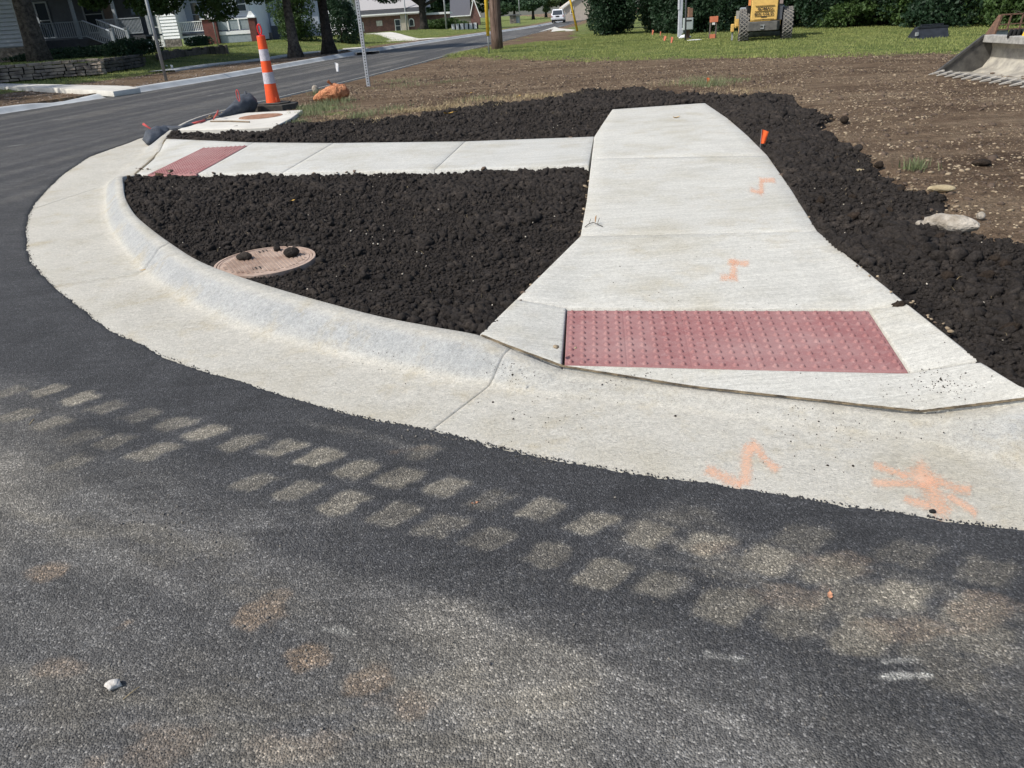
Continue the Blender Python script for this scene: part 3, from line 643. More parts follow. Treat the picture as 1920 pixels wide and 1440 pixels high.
# black crumbs of asphalt and soil on the concrete and along the ragged asphalt edge
x = []; y = []
r = np.random.default_rng(12)
for i in range(noff, len(stO)-5):
    for k_ in range(70):
        t = r.random(); o = stO[i]*(1-t)+stO[i+1]*t; f2 = stF[i]*(1-t)+stF[i+1]*t
        q = o+(f2-o)*r.normal(0, .012); x.append(q[0]); y.append(q[1])
x = np.array(x); y = np.array(y); S = r.uniform(.0015, .0045, len(x))
scatter('asphalt_crumbs', x, y, np.full(len(x), .006), S, simple('loose_asphalt', (.06, .06, .062), (.025, .025, .027), 40, .9, .3), 1, .3, 43, smooth=False)
gx = []; gy = []; r = np.random.default_rng(77)
for (px, py, n, sx, sy) in [(275, 965, 260, 60, 22), (340, 1000, 260, 70, 22), (430, 1030, 120, 50, 16), (820, 820, 120, 60, 8), (1050, 860, 160, 70, 8), (500, 1145, 90, 40, 22), (580, 1230, 50, 25, 15), (900, 1000, 120, 500, 120), (600, 1300, 260, 600, 120), (1500, 1250, 160, 350, 120), (1360, 1080, 90, 60, 40), (80, 560, 50, 50, 60), (700, 775, 60, 80, 10)]:
    for k_ in range(n): q = G(px+r.normal(0, sx), py+r.normal(0, sy), .012); gx.append(q[0]); gy.append(q[1])
gx = np.array(gx); gy = np.array(gy); ok = sdf(road_poly, gx, gy) > .02; gx, gy = gx[ok], gy[ok]; S = np.clip(r.lognormal(math.log(.0022), .45, len(gx)), .001, .007)
scatter('loose_grit', gx, gy, np.full(len(gx), .014)+S*.3, S, simple('grit', (.22, .20, .17), (.05, .05, .052), 55, .9, .2, space='world'), 1, .35, 46, smooth=False, flat=.7)
pts = []
for (px, py, n, sp) in [(1130, 700, 60, 120), (1560, 800, 80, 180), (1760, 720, 130, 90), (1250, 520, 20, 200), (960, 700, 50, 45), (1350, 640, 60, 220), (1000, 790, 40, 120), (420, 240, 5, 30), (700, 680, 25, 120), (1850, 650, 40, 60)]:
    for k_ in range(n): pts.append((px+r.normal(0, sp*.5), py+r.normal(0, sp*.22)))
# height of whatever lies on top at (x, y)
from mathutils.bvhtree import BVHTree
_dg = bpy.context.evaluated_depsgraph_get()
bvhs = []
for o in (walk, walk2, curb, road):
    me = o.data; vv = np.empty(len(me.vertices)*3, np.float32); me.vertices.foreach_get('co', vv); vv = vv.reshape(-1, 3)
    if o is road:
        continue
    bvhs.append(BVHTree.FromPolygons([tuple(q) for q in vv], [tuple(q.vertices) for q in me.polygons]))
def top(x, y):
    z = None
    for b in bvhs:
        h = b.ray_cast(Vector((x, y, 1.2)), Vector((0, 0, -1)))
        if h[0] is not None and (z is None or h[0].z > z): z = h[0].z
    return z
def onpx(px, py, z0=.08):
    for _ in range(4):
        p = G(px, py, z0); t = top(p[0], p[1]); z0 = t if t is not None else .012
    return G(px, py, z0)
pp = np.array([onpx(*q) for q in pts]); S = r.uniform(.0012, .0035, len(pp)); S[::23] *= 2.0
scatter('soil_crumbs', pp[:, 0], pp[:, 1], pp[:, 2]+.001, S, M_soil, 1, .3, 44, smooth=False)

# --- grass and straw
def blades(name, X, Y, Z, Hh, wd, mat, seed=1, bend=.5, per=1):
    r = np.random.default_rng(seed); n = len(X)*per; X, Y, Z, Hh = [np.repeat(a, per) for a in (X, Y, Z, Hh)]
    X = X+r.normal(0, .02, n)*(per > 1); Y = Y+r.normal(0, .02, n)*(per > 1); Hh = Hh*r.uniform(.5, 1.2, n)
    a = r.uniform(0, 6.283, n); l = r.uniform(0, bend, n)*Hh; w = wd*r.uniform(.6, 1.3, n); a2 = r.uniform(0, 6.283, n)
    dx, dy = np.cos(a)*w, np.sin(a)*w; lx_, ly_ = np.cos(a2)*l, np.sin(a2)*l
    V = np.stack([np.stack([X-dx, Y-dy, Z-.01], -1), np.stack([X+dx, Y+dy, Z-.01], -1), np.stack([X+dx*.6+lx_*.4, Y+dy*.6+ly_*.4, Z+Hh*.6], -1), np.stack([X-dx*.6+lx_*.4, Y-dy*.6+ly_*.4, Z+Hh*.6], -1), np.stack([X+lx_, Y+ly_, Z+Hh*.95], -1)], 1).reshape(-1, 3)
    b = np.arange(n)*5; q = np.stack([b, b+1, b+2, b+3], -1); t = np.stack([b+3, b+2, b+4], -1)
    F = np.vstack([np.stack([b, b+1, b+2], -1), np.stack([b, b+2, b+3], -1), t])
    return kind(mk(name, V, F, mat), 'stuff')
def field(n, box, seed, f):
    r = np.random.default_rng(seed); x = r.uniform(box[0], box[1], n); y = r.uniform(box[2], box[3], n); ok = f(x, y); return x[ok], y[ok]
def lotf(x, y): return (sdf(lawn, x, y) > -.3+(fbm(x*1.2, y*1.2, 18, 3)-.5)*2.4) & (sdf(road_poly, x, y) < -.4) & (bsdf(x, y)+(fbm(x*.8, y*.8, 33, 4)-.5)*3.0 < 0)
bp = P2([(1000, 60), (1085, 55), (1090, 74), (1000, 78), (930, 88), (895, 92)], .12)+[(1.2, 47)]
def bsdf(x, y): return sdf(bp, x, y)
x, y = field(150000, (-2, 22, 16, 50), 500, lotf)
clump = fbm(x*1.1, y*1.1, 19, 3)
blades('lawn_grass', x, y, gz(x, y), .03+.10*np.clip(clump-.3, 0, 1), .012, M_grass, 2)
def leftf(x, y):
    lx_ = np.interp(y, [p[1] for p in leftcurb], [p[0] for p in leftcurb]); d = lx_-x; return (d > np.interp(y, [20, 40, 55, 100], [6.2, 4.6, 2.6, 2.2])+.3+.9*(vn(x*1.3, y*1.3, 4)-.3)) & (d < 26)
x, y = field(110000, (-32, 3, 18, 100), 501, leftf); blades('yard_grass', x, y, gz(x, y), np.full(len(x), .075), .018, M_grass, 3)
# roots and straw slivers on the dark soil
_x = []; _y = []; _z = []
for bi, poly, n in ((1, bed1, 420), (2, bed2, 420), (3, bed3, 700)):
    x, y = inpoly(poly, n, 800+bi); ok = (sdf(poly, x, y) > .05) & (np.hypot(x-MHC[0], y-MHC[1]) > .36); _x.append(x[ok]); _y.append(y[ok]); _z.append(soilz(bi, x[ok], y[ok])+.016)
_x, _y, _z = map(np.concatenate, (_x, _y, _z)); blades('soil_straw', _x, _y, _z, np.full(len(_x), .016), .0016, M_straw, 61, 3.5)
# weeds and tufts
tx = []; ty = []; th = []
for (px, py, r_, n, h_) in [(1290, 160, .35, 110, .12), (1325, 163, .22, 130, .16), (1375, 155, .3, 80, .10), (1315, 150, .45, 90, .10), (1715, 322, .08, 60, .10), (1722, 318, .12, 50, .07), (600, 206, .22, 200, .13), (640, 205, .25, 160, .10), (560, 218, .15, 80, .08), (750, 150, .5, 180, .06), (672, 222, .18, 110, .10), (560, 232, .15, 90, .09),
                            (1345, 160, .2, 60, .12), (620, 196, .3, 220, .12), (575, 207, .2, 160, .10), (700, 215, .35, 160, .08), (740, 205, .3, 110, .07), (760, 160, .6, 150, .06), (840, 154, .5, 130, .06), (900, 188, .4, 90, .07), (590, 215, .2, 160, .12), (592, 177, .15, 60, .12), (470, 200, .1, 40, .08), (650, 190, .2, 80, .09), (500, 196, .06, 30, .1)]:
    c = G(px, py, .13); q = np.random.default_rng(px+py).normal(0, r_*.6, (n, 2)); tx += list(c[0]+q[:, 0]); ty += list(c[1]+q[:, 1]); th += [h_]*n
tx, ty, th = map(np.array, (tx, ty, th)); blades('weed_tufts', tx, ty, gz(tx, ty)+.02, th, .004, M_grass_dark, 4, 1.0)
tx = []; ty = []
for (px, py, rx, ry, n) in [(760, 208, .35, .15, 260), (800, 205, .4, .2, 330), (840, 198, .35, .2, 200), (960, 185, .9, .3, 500), (1010, 180, .7, .3, 300), (880, 200, .4, .2, 160), (700, 225, .25, .2, 120), (620, 222, .3, .3, 140), (1270, 156, .5, .3, 120), (1390, 170, .6, .5, 200), (870, 188, .5, .3, 150)]:
    c = G(px, py, .15); q = np.random.default_rng(px).normal(0, 1, (n, 2)); tx += list(c[0]+q[:, 0]*rx*.6); ty += list(c[1]+q[:, 1]*ry*.8)
tx, ty = np.array(tx), np.array(ty)
blades('dry_grass', tx, ty, np.maximum(gz(tx, ty), .12)+.02, np.full(len(tx), .05), .0035, M_straw, 6, 3.0)

# ================================================================ THINGS ON THE GROUND
# tactile panels: red plates with truncated domes
kk = NT('red_tactile_plate'); p = kk.pos()
c = kk.ramp(kk.noise(p, 5, 5, .7), [(.3, (.225, .090, .090)), (.7, (.30, .150, .145))]); c = kk.mix(kk.ramp(kk.noise(p, 1.7, 4, .7), [(.42, 0.0), (.66, .4)]), c, (.37, .27, .255))
c = kk.mix(kk.ramp(kk.noise(p, 28, 5, .75), [(.52, 0.0), (.74, .6)]), c, (.38, .245, .235))
c = kk.mix(kk.ramp(kk.noise(p, 130, 3, .7), [(.54, 0.0), (.70, .5)]), c, (.42, .29, .275))
M_red = kk.fin(c, .85, kk.bump(kk.noise(p, 200, 3), .3, .002), .15)
def tactile(name, A, B, nx, ny, label, seams):
    A = np.array(A); B = np.array(B)
    W_ = np.linalg.norm(A[1]-A[0]); H_ = np.linalg.norm(B[0]-A[0]); nu = int(W_/.0036)+1; nv = int(H_/.0036)+1
    U, V = np.meshgrid(np.linspace(0, 1, nu), np.linspace(0, 1, nv), indexing='ij')
    Pt = (A[0]*(1-U[..., None])+A[1]*U[..., None])*(1-V[..., None])+(B[0]*(1-U[..., None])+B[1]*U[..., None])*V[..., None]
    uu = (U*nx)%1-.5; vv = (V*ny)%1-.5; d = np.hypot(uu*W_/nx, vv*H_/ny); z = .0125*(1-sstep(.0075, .0125, d))
    for s_ in seams: z = z-.0015*(np.abs(U-s_)*W_ < .003)
    Pt[..., 2] += z; edge = (U == 0)|(U == 1)|(V == 0)|(V == 1); Pt[..., 2] -= .02*edge
    ii = np.arange(nu*nv).reshape(nu, nv); q = np.stack([ii[:-1, :-1], ii[:-1, 1:], ii[1:, 1:], ii[1:, :-1]], -1).reshape(-1, 4)
    o = mk(name, Pt.reshape(-1, 3), q, M_red, smooth=True, loc=A[0]); return tag(o, label, 'tactile paving')
tactile('tactile_panel', [G(1063, 582, .084), G(1629, 583, .084)], [G(1058, 685, .047), G(1704, 698, .042)], 26, 10, 'wide red tactile paving panel at the foot of the near kerb ramp', [0, .195, .39, .585, .79, 1])
tactile('tactile_panel', [G(380, 277.5, .123), G(464, 273, .136)], [G(276, 328, .066), G(368, 326.5, .126)], 10, 32, 'pinkish red tactile paving panel at the end of the narrower side path', [0, 1])
# fibre joint filler between walk and curb
M_fil = simple('joint_filler', (.24, .19, .12), (.045, .038, .03), 18, .95, .6, 90)
def strip(name, line, w, zoff, label, mat):
    mb = MB(); L = resample(line, 60); rr_ = np.random.default_rng(3)
    for o_, ww, hz in ((-.006, .0045, 0), (.0045, .004, .0015)):
        pts_ = []
        for i, q in enumerate(L):
            d = L[min(i+1, 59)]-L[max(i-1, 0)]; d = d/np.linalg.norm(d); nrm = np.array([-d[1], d[0], 0])
            pts_.append(q+nrm*(o_*w+rr_.normal(0, .0008))+np.array([0, 0, zoff+hz]))
        mb.tube(pts_, ww*w, 6)
    return tag(mb.build(name, mat), label, 'joint filler')
J2 = [np.array(q) for q in [tuple(G(903, 629, .126))]+J[:6]]
strip('joint_filler', J2, .7, .0015, 'fibre joint strip between near ramp slab and gutter', M_fil)
J3 = [np.array(q) for q in J[5:9]]
strip('joint_filler', J3, .7, .0015, 'short fibre joint strip at the lower right corner of the ramp', M_fil)
J4 = [np.array(onpx(a, b)) for a, b in ((310, 262), (300, 282), (287, 298), (272, 311), (254, 327))]
strip('joint_filler', J4, 1.8, .003, 'pale fibre joint strip across the end of the side path', simple('pale_filler', (.42, .37, .27), (.2, .16, .1), 12, .95, .4))

# sprayed orange marks: thin films of paint following the concrete
kk = NT('orange_marking_paint'); p = kk.pos(); n_ = kk.noise(p, 90, 5, .8); n2 = kk.noise(p, 9, 3)
c = kk.ramp(n2, [(.3, (.78, .40, .24)), (.7, (.80, .52, .37))]); kk.fin(c, .8, None, .2)
tb = kk.n('ShaderNodeBsdfTransparent'); ms = kk.n('ShaderNodeMixShader'); fac = kk.ramp(kk.math('ADD', kk.math('ADD', kk.math('MULTIPLY', kk.math('SUBTRACT', n_, .5), 3.0), kk.math('MULTIPLY', kk.math('SUBTRACT', n2, .5), 1.1)), kk.math('MULTIPLY', kk.attr('soft'), .85)), [(.22, 0.0), (1.05, .60)])
kk.l(fac, ms.inputs[0]); kk.l(tb.outputs[0], ms.inputs[1]); kk.l(kk.b.outputs[0], ms.inputs[2]); kk.l(ms.outputs[0], kk.out.inputs[0]); M_paint = kk.m
def paint(strokes, parent, label):
    V = []; F = []; A = []
    for (x0, y0, x1, y1, w) in strokes:
        n, m_ = 24, 9; a = np.array([x0, y0], float); b = np.array([x1, y1], float); d = (b-a)/np.linalg.norm(b-a); nn_ = np.array([-d[1], d[0]]); L = np.linalg.norm(b-a); base_ = len(V)
        for i in range(n):
            for j in range(m_):
                u = i/(n-1); v = j/(m_-1)*2-1; q = a+d*(u*(L+w*1.3)-w*.65)+nn_*v*w*.95
                q = q+np.array([math.sin(u*7+x0)*w*.08, math.cos(u*6+y0)*w*.08]); pnt = onpx(q[0], q[1], .06); V.append((pnt[0], pnt[1], pnt[2]+.0016+.0002*len(F)/4000))
                e = max(abs(v), 1-min(u, 1-u)*L/w*1.6); A.append(1-sstep(.05, 1.0, np.array(max(e, 0))))
        for i in range(n-1):
            for j in range(m_-1): F.append((base_+i*m_+j, base_+(i+1)*m_+j, base_+(i+1)*m_+j+1, base_+i*m_+j+1))
    o = mk('paint_mark', V, F, M_paint, parent, smooth=True, attrs=dict(soft=np.array(A))); o['label'] = label; return o
paint([(1328, 882, 1385, 908, 20), (1395, 905, 1405, 838, 19), (1408, 832, 1455, 880, 15)], curb, 'faded orange arrow sprayed on the gutter')
paint([(1640, 872, 1700, 895, 12), (1640, 904, 1740, 912, 13), (1715, 880, 1775, 960, 36), (1740, 900, 1815, 920, 18), (1700, 935, 1740, 950, 14), (1780, 930, 1828, 962, 13)], curb, 'faded orange star sprayed on the gutter near the right edge')
paint([(1352, 520, 1380, 522, 12), (1374, 520, 1376, 490, 13), (1368, 492, 1402, 494, 11)], walk, 'orange zigzag sprayed on the middle of the walk')
paint([(1408, 356, 1428, 363, 9), (1428, 362, 1428, 340, 10), (1426, 338, 1452, 339, 9)], walk, 'orange zigzag sprayed near the right edge of the walk')

# storm inlet top slab with rusty lid
zt = .185
t = thing('storm_inlet', 'pale concrete storm inlet top slab beside the street corner', 'storm drain', tuple(G(440, 230, 0)*np.array([1, 1, 0])))
sp_ = [G(a, b, zt)[:2] for a, b in ((333, 243), (360, 231), (400, 221), (450, 212), (567, 206), (545, 222), (513, 238), (470, 240), (400, 242))]
mb = MB(); mb.prism([(q[0], q[1]) for q in sp_], .0, zt, axis='Z'); mb.build('slab', M_conc_white, t, bevel=.012)
M_rust = simple('rusty_iron', (.40, .24, .16), (.26, .14, .09), 9, .85, .4, 40)
M_rust2 = simple('tan_rusty_iron', (.43, .33, .265), (.27, .185, .14), 7, .85, .35, 60)
def lid(parent, c, rad, z, mat, name='lid'):
    l = MB(); l.lathe([(0, z), (rad*.94, z), (rad*.95, z-.004), (rad*.955, z-.004), (rad*.96, z), (rad, z), (rad, z-.05)], (c[0], c[1], 0), 64); o = l.build(name, mat, parent)
    s = MB(); w = rad*.085; a = R(28)
    for i in range(-11, 12):
        for j in range(-11, 12):
            u, v = i*w, j*w+(w/2 if i % 2 else 0)
            if math.hypot(u, v) < rad*.86:
                M_ = Matrix.Translation((c[0]+u*math.cos(a)-v*math.sin(a), c[1]+u*math.sin(a)+v*math.cos(a), z)) @ Matrix.Rotation(a, 4, 'Z')
                s.M = M_; s.box((-w*.38, -w*.38, -.002), (w*.38, w*.38, .006), .002)
    s.build('tread_pattern', mat, parent); return o
lid(t, G(489, 218, zt+.004)[:2], .37, zt+.006, M_rust)
mb = MB(); q0, q1 = G(395, 229, zt), G(468, 230, zt); mb.tube([q0+[0, 0, .012], (q0+q1)/2+[0, .04, .016], q1+[0, 0, .012]], .012, 6)
tag(mb.build('stick', simple('weathered_stick', (.26, .2, .13), (.13, .1, .07), 20)), 'thin brown stick lying on the storm inlet slab', 'stick')
# manhole in the bed
mc = MHC; t = thing('manhole', 'rusty tan manhole cover half buried in the dark soil', 'manhole', (mc[0], mc[1], .05))
lid(t, mc, .318, .118, M_rust2, 'cover')
mb = MB(); mb.lathe([(.323, .10), (.323, .121), (.340, .121), (.343, .0)], (mc[0], mc[1], 0), 64); mb.build('ring', M_rust2, t)
M_blk = simple('black_hole', (.012, .012, .012), None, 5, .9, 0)
for (px, py, s) in ((483, 502, .034), (493, 471, .03)):
    q = G(px, py, .122); mb = MB(Matrix.Translation((q[0], q[1], .1222)) @ Matrix.Rotation(R(25), 4, 'Z')); mb.box((-s, -s*.8, -.004), (s, s*.8, .0012)); mb.build('pick_hole', M_blk, t)
def rock(name, px, py, z, sx, sy, sz, mat, label, cat, rz=0, seed=0, grp=None, rough=.22, sub=4, sink=.25):
    v, f = ico(sub); o_ = seed*7.3
    d = 1+rough*2*(fbm(v[:, 0]*1.1+o_+v[:, 2]*.6, v[:, 1]*1.1+o_-v[:, 2]*.5, seed, 3)-.5)+rough*.5*(fbm(v[:, 0]*4+o_, v[:, 1]*4+v[:, 2]*4, seed+3, 3)-.5)
    V = v*d[:, None]*np.array([sx, sy, sz])/2; c_, s_ = math.cos(rz), math.sin(rz)
    V = np.stack([V[:, 0]*c_-V[:, 1]*s_, V[:, 0]*s_+V[:, 1]*c_, V[:, 2]], -1); q = G(px, py, z); q[2] = z
    o = mk(name, V+q+[0, 0, sz*(.5-sink)], f, mat, smooth=True, loc=q); return tag(o, label, cat, grp)
rock('soil_clod', 458, 486, .123, .10, .08, .055, M_soil, 'dark soil clod sitting on the left part of the manhole cover', 'soil clod', 0, 1, 'clods on the manhole cover', .3, sink=.15)
rock('soil_clod', 548, 480, .123, .105, .09, .07, M_soil, 'largest dark soil clod on the right part of the manhole cover', 'soil clod', 1, 2, 'clods on the manhole cover', .34, sink=.15)
rock('soil_clod', 520, 470, .123, .05, .05, .045, M_soil, 'small dark soil clod at the far rim of the manhole cover', 'soil clod', 2, 3, 'clods on the manhole cover', .3, sink=.15)
M_rock = simple('limestone', (.46, .42, .36), (.22, .19, .15), 9, .9, .8, 45, bd=.02)
M_rock2 = simple('tan_limestone', (.42, .35, .22), (.25, .20, .12), 12, .9, .5, 60)
_rk = rock('rock', 1783, 426, .185, .28, .12, .10, M_rock, 'large pale limestone rock at the edge of the dark soil bank', 'rock', R(-42), 4, 'stones beside the soil bank', .36, sub=3)
for _p in _rk.data.polygons: _p.use_smooth = False
rock('rock', 1764, 357, .15, .19, .07, .055, M_rock2, 'flat tan stone on the brown dirt above the limestone rock', 'rock', R(-18), 5, 'stones beside the soil bank', .2)
rock('rock', 1838, 408, .15, .05, .05, .05, M_rock, 'small pale stone on the dirt right of the limestone rock', 'rock', 0, 6, 'stones beside the soil bank')
rock('rock', 1727, 423, .18, .08, .05, .045, M_rock, 'small broken stone touching the left end of the limestone rock', 'rock', 0, 7, 'stones beside the soil bank')
rock('rock', 1612, 322, .15, .09, .05, .035, M_rock2, 'small tan stone at the foot of the soil bank by the upper walk', 'rock', 0, 8, 'stones beside the soil bank')
rock('rock', 592, 171, .17, .16, .12, .19, M_rock, 'whitish stone beside the orange sandbag at the road edge', 'rock', 0, 9)
rock('soil_clod', 1840, 308, .145, .16, .12, .06, M_soil2, 'pair of dark clods alone on the brown dirt at right', 'soil clod', 0, 10)
rock('soil_clod', 1583, 228, .15, .10, .09, .09, M_soil2, 'round dark clod on the dirt just beyond the soil bank', 'soil clod', 0, 11)
q = onpx(1748, 961); rock('asphalt_lump', 1748, 961, q[2], .022, .018, .014, M_blk, 'single black lump lying on the orange star mark', 'pebble', 0, 12, sink=.1, sub=2)
# fallen leaves
M_yleaf = simple('yellow_leaf', (.62, .40, .10), (.42, .24, .06), 60, .7, 0); M_bleaf = simple('brown_leaf', (.55, .28, .16), (.3, .15, .09), 60, .7, 0)
def leaf(px, py, s, mat, label, rz=0, zz=None):
    q = onpx(px, py) if zz is None else G(px, py, zz); n = 8; vs = []; fs = []
    for i in range(n+1):
        u = i/n*2-1; w = .42*(1-u*u)**.6*(1+.25*math.sin(i*2.4)); zz_ = .22*u*u+.05
        vs += [(u*s, -w*s, (zz_+.18)*s), (u*s, 0, zz_*s), (u*s, w*s, (zz_+.12)*s)]
    for i in range(n):
        for j in (0, 1): fs.append((i*3+j, (i+1)*3+j, (i+1)*3+j+1, i*3+j+1))
    mb = MB(Matrix.Translation(q) @ Matrix.Rotation(rz, 4, 'Z')); mb.add(vs, fs); mb.tube([(s, 0, .27*s), (s*1.7, .1*s, .3*s)], .02*s, 4)
    return tag(mb.build('fallen_leaf', mat, None, True, loc=q), label, 'leaf')
leaf(268, 507, .022, M_yleaf, 'small yellow leaf in the curved gutter by a joint', .4)
leaf(1268, 221, .05, M_yleaf, 'yellow leaf on the far end of the wide walk', .3)
leaf(890, 944, .014, M_bleaf, 'reddish leaf on the asphalt between tyre marks', .2)
leaf(548, 377, .03, M_yleaf, 'greenish yellow leaf on the dark soil bed', .9, .14)
leaf(842, 214, .09, M_yleaf, 'yellow leaf at the edge of the dark soil strip', .5, .17)
leaf(880, 176, .07, M_yleaf, 'left yellow leaf among the straw', .5, .14); leaf(972, 182, .08, M_yleaf, 'larger yellow leaf among the straw, right of the other', 1.2, .14)
leaf(1556, 1118, .016, M_bleaf, 'orange brown curled leaf on the dusty asphalt at right', 1.2, .014)
# crumpled paper and straw on the asphalt
q = G(213, 1287, .014); vv, ff = ico(2); _r = np.random.default_rng(4)
dd = 1+.9*(vn(vv[:, 0]*2.6+5, vv[:, 1]*2.6+vv[:, 2]*3, 4)-.5)+_r.normal(0, .20, len(vv))
mk_ = mk('crumpled_paper', vv*dd[:, None]*np.array([.019, .015, .010])+q+[0, 0, .008], ff, simple('white_paper', (.66, .64, .60), (.40, .37, .33), 60, .8, .5, 80), loc=q)
tag(mk_, 'small crumpled white paper on the asphalt at lower left', 'litter')
def twig(pts_, rad, label, mat=M_straw, name='straw'):
    P_ = [np.array(onpx(a, b))+[0, 0, c] for a, b, c in pts_]; mb = MB(); mb.tube(P_, rad, 5); return tag(mb.build(name, mat, loc=P_[0]), label, 'straw' if name == 'straw' else 'twig')
twig([(232, 1313, .004), (250, 1300, .007), (262, 1290, .004)], .0012, 'dry straw on the asphalt beside the crumpled paper')
twig([(56, 797, .004), (64, 797-10, .005), (60, 790, .003)], .0015, 'thin straw on the asphalt among the left tyre marks')
twig([(953, 545, .03), (967, 542, .035), (980, 543, .02)], .0045, 'tan wood splinter on the soil at the walk edge')
M_tw = simple('dark_twig', (.06, .055, .04), None, 5)
t = thing('dried_plant', 'dried weed with brown pods on the walk left of the joint', 'dry plant', tuple(onpx(1108, 422)))
mb = MB(); q = lambda a, b, c: np.array(onpx(a, b))+[0, 0, c]
mb.tube([q(1097, 427, .006), q(1104, 423, .012), q(1112, 422, .02), q(1130, 426, .006)], .003, 5); mb.tube([q(1104, 423, .012), q(1108, 418, .03)], .002, 5); mb.tube([q(1120, 424, .015), q(1124, 420, .045)], .002, 5); mb.build('stem', M_tw, t)
mb = MB(); mb.tube([q(1116, 422, .02), q(1117, 420, .045), q(1118, 419, .06)], [.003, .006, .002], 6); mb.build('pod', simple('pod', (.4, .25, .13), None, 5), t)

# ================================================================ TREES AND SHRUBS
def gzs(x, y): return float(gz(np.array([x]), np.array([y]))[0])
def leaves(name, cl, n, size, mat, parent, seed, drop=0.0):
    """cl: list of (x, y, z, rx, ry, rz) clumps in world space; n leaves"""
    r = np.random.default_rng(seed); cl = np.array(cl); wgt = cl[:, 3]*cl[:, 4]*cl[:, 5]; wgt = wgt**.7; wgt /= wgt.sum()
    k = r.choice(len(cl), n, p=wgt); d = r.normal(0, 1, (n, 3)); d /= np.linalg.norm(d, axis=1)[:, None]; rr = r.uniform(.25, 1, n)**.45
    P = cl[k, :3]+d*rr[:, None]*cl[k, 3:]
    h = fbm(P[:, 0]*1.7/(.6+size*3)+P[:, 2], P[:, 1]*1.7/(.6+size*3)-P[:, 2]*1.3, seed, 3); P = P[h > .36]; n = len(P)
    a = r.normal(0, 1, (n, 3)); a[:, 2] -= .3; a /= np.linalg.norm(a, axis=1)[:, None]; b = np.cross(a, r.normal(0, 1, (n, 3))); b /= np.linalg.norm(b, axis=1)[:, None]
    s = size*r.uniform(.55, 1.25, n)[:, None]; fold = np.cross(a, b)*s*.18
    V = np.stack([P-a*s*.5, P+b*s*.34+fold, P+a*s*.55, P-b*s*.34+fold], 1).reshape(-1, 3)
    i = np.arange(n)*4; F = np.vstack([np.stack([i, i+1, i+2], -1), np.stack([i, i+2, i+3], -1)])
    return mk(name, V, F, mat, parent)
def tree(label, x, y, h, tr, crown, nl, ls, seed, mat=None, bark=None, group=None, name='tree', cat='tree', lean=(0, 0), low=None, limbs=7, flare=1.5, zb=None):
    r = random.Random(seed); z0 = (gzs(x, y) if zb is None else zb)-.1; t = thing(name, label, cat, (x, y, z0), group); mb = MB()
    bark = bark or M_bark; fork = h*.38
    pts = []; rads = []
    for i in range(11):
        u = i/10; pts.append((x+lean[0]*u*h+.03*tr*math.sin(3*u+seed), y+lean[1]*u*h, z0+u*h*.75)); rads.append(tr*(1-.72*u)*(1+(flare-1)*math.exp(-u*26)))
    nn = 20; mb.tube(pts, rads, nn)
    bm_v = mb.v
    for i, v in enumerate(bm_v):       # furrowed, buttressed bark
        ring = i//nn; a = (i % nn)/nn*6.283; cx, cy, cz = pts[min(ring, 10)]
        k_ = 1+.06*math.sin(a*5+seed)+.05*math.sin(a*9+ring)*1; mb.v[i] = (cx+(v[0]-cx)*k_, cy+(v[1]-cy)*k_, v[2])
    cl = []
    for (cx, cy, cz, rx, ry, rz) in crown: cl.append((x+cx, y+cy, z0+cz, rx, ry, rz))
    for j in range(limbs):
        c = cl[j % len(cl)]; s_ = r.uniform(.28, .6); a = Vector((x+lean[0]*s_*h, y+lean[1]*s_*h, z0+s_*h*.75)); b = Vector((c[0]+r.uniform(-.4, .4)*c[3], c[1]+r.uniform(-.4, .4)*c[4], c[2]+r.uniform(-.3, .2)*c[5]))
        m1 = a.lerp(b, .35)+Vector((0, 0, h*.03)); m2 = a.lerp(b, .7)+Vector((0, 0, h*.035)); mb.tube([a, m1, m2, b], [tr*.42, tr*.3, tr*.17, tr*.05], 8)
        for q in range(3):
            e = b+Vector((r.uniform(-1, 1)*c[3]*.7, r.uniform(-1, 1)*c[4]*.7, r.uniform(-.6, .6)*c[5])); mb.tube([m2, m2.lerp(e, .6)+Vector((0, 0, .1)), e], [tr*.12, tr*.07, tr*.02], 5)
    mb.build('trunk', bark, t, True)
    # break the crown into many clumps
    sub = []
    for c in cl:
        for q in range(9):
            v = Vector((r.gauss(0, 1), r.gauss(0, 1), r.gauss(0, 1))).normalized(); s_ = r.uniform(.3, .85); g_ = r.uniform(.3, .5)
            sub.append((c[0]+v.x*c[3]*s_, c[1]+v.y*c[4]*s_, c[2]+v.z*c[5]*s_, c[3]*g_, c[4]*g_, c[5]*g_*.85))
    leaves('crown', sub, nl, ls, mat or M_leaf_mid, t, seed); return t
# big old tree in front of the grey porch house
tree('massive old tree trunk in front of the grey porch house', -21.96, 40, 15, .46, [(0, 0, 9.5, 6, 6, 3), (-4, -2, 8, 4.5, 4, 2.4), (4, -3, 8.3, 4.5, 4, 2.4), (2, 4, 10, 4, 4, 3), (0, -5, 7.8, 4, 3.5, 2)], 26000, .26, 11, M_leaf_dark, M_bark, limbs=10, flare=1.3)
for i, (x, y, lb) in enumerate([(-33.5, 43, 'tall unseen tree added left of the siding house for its shade'), (-31, 33, 'tall unseen tree added left of the stone wall for its shade'), (-26.5, 24, 'unseen tree added on the verge left of the driveway for its shade')]):
    tree(lb, x, y, 14, .4, [(0, 0, 9, 6, 6, 3), (4, -2, 8, 4.5, 4, 2.4), (-3, 3, 8, 4, 4, 2.4), (2, 4, 9.5, 4.5, 4, 3)], 14000, .4, 300+i, M_leaf_dark, M_bark, 'unseen shade trees added left of the frame')  # unseen trees, added to cast shade over the left houses and verge
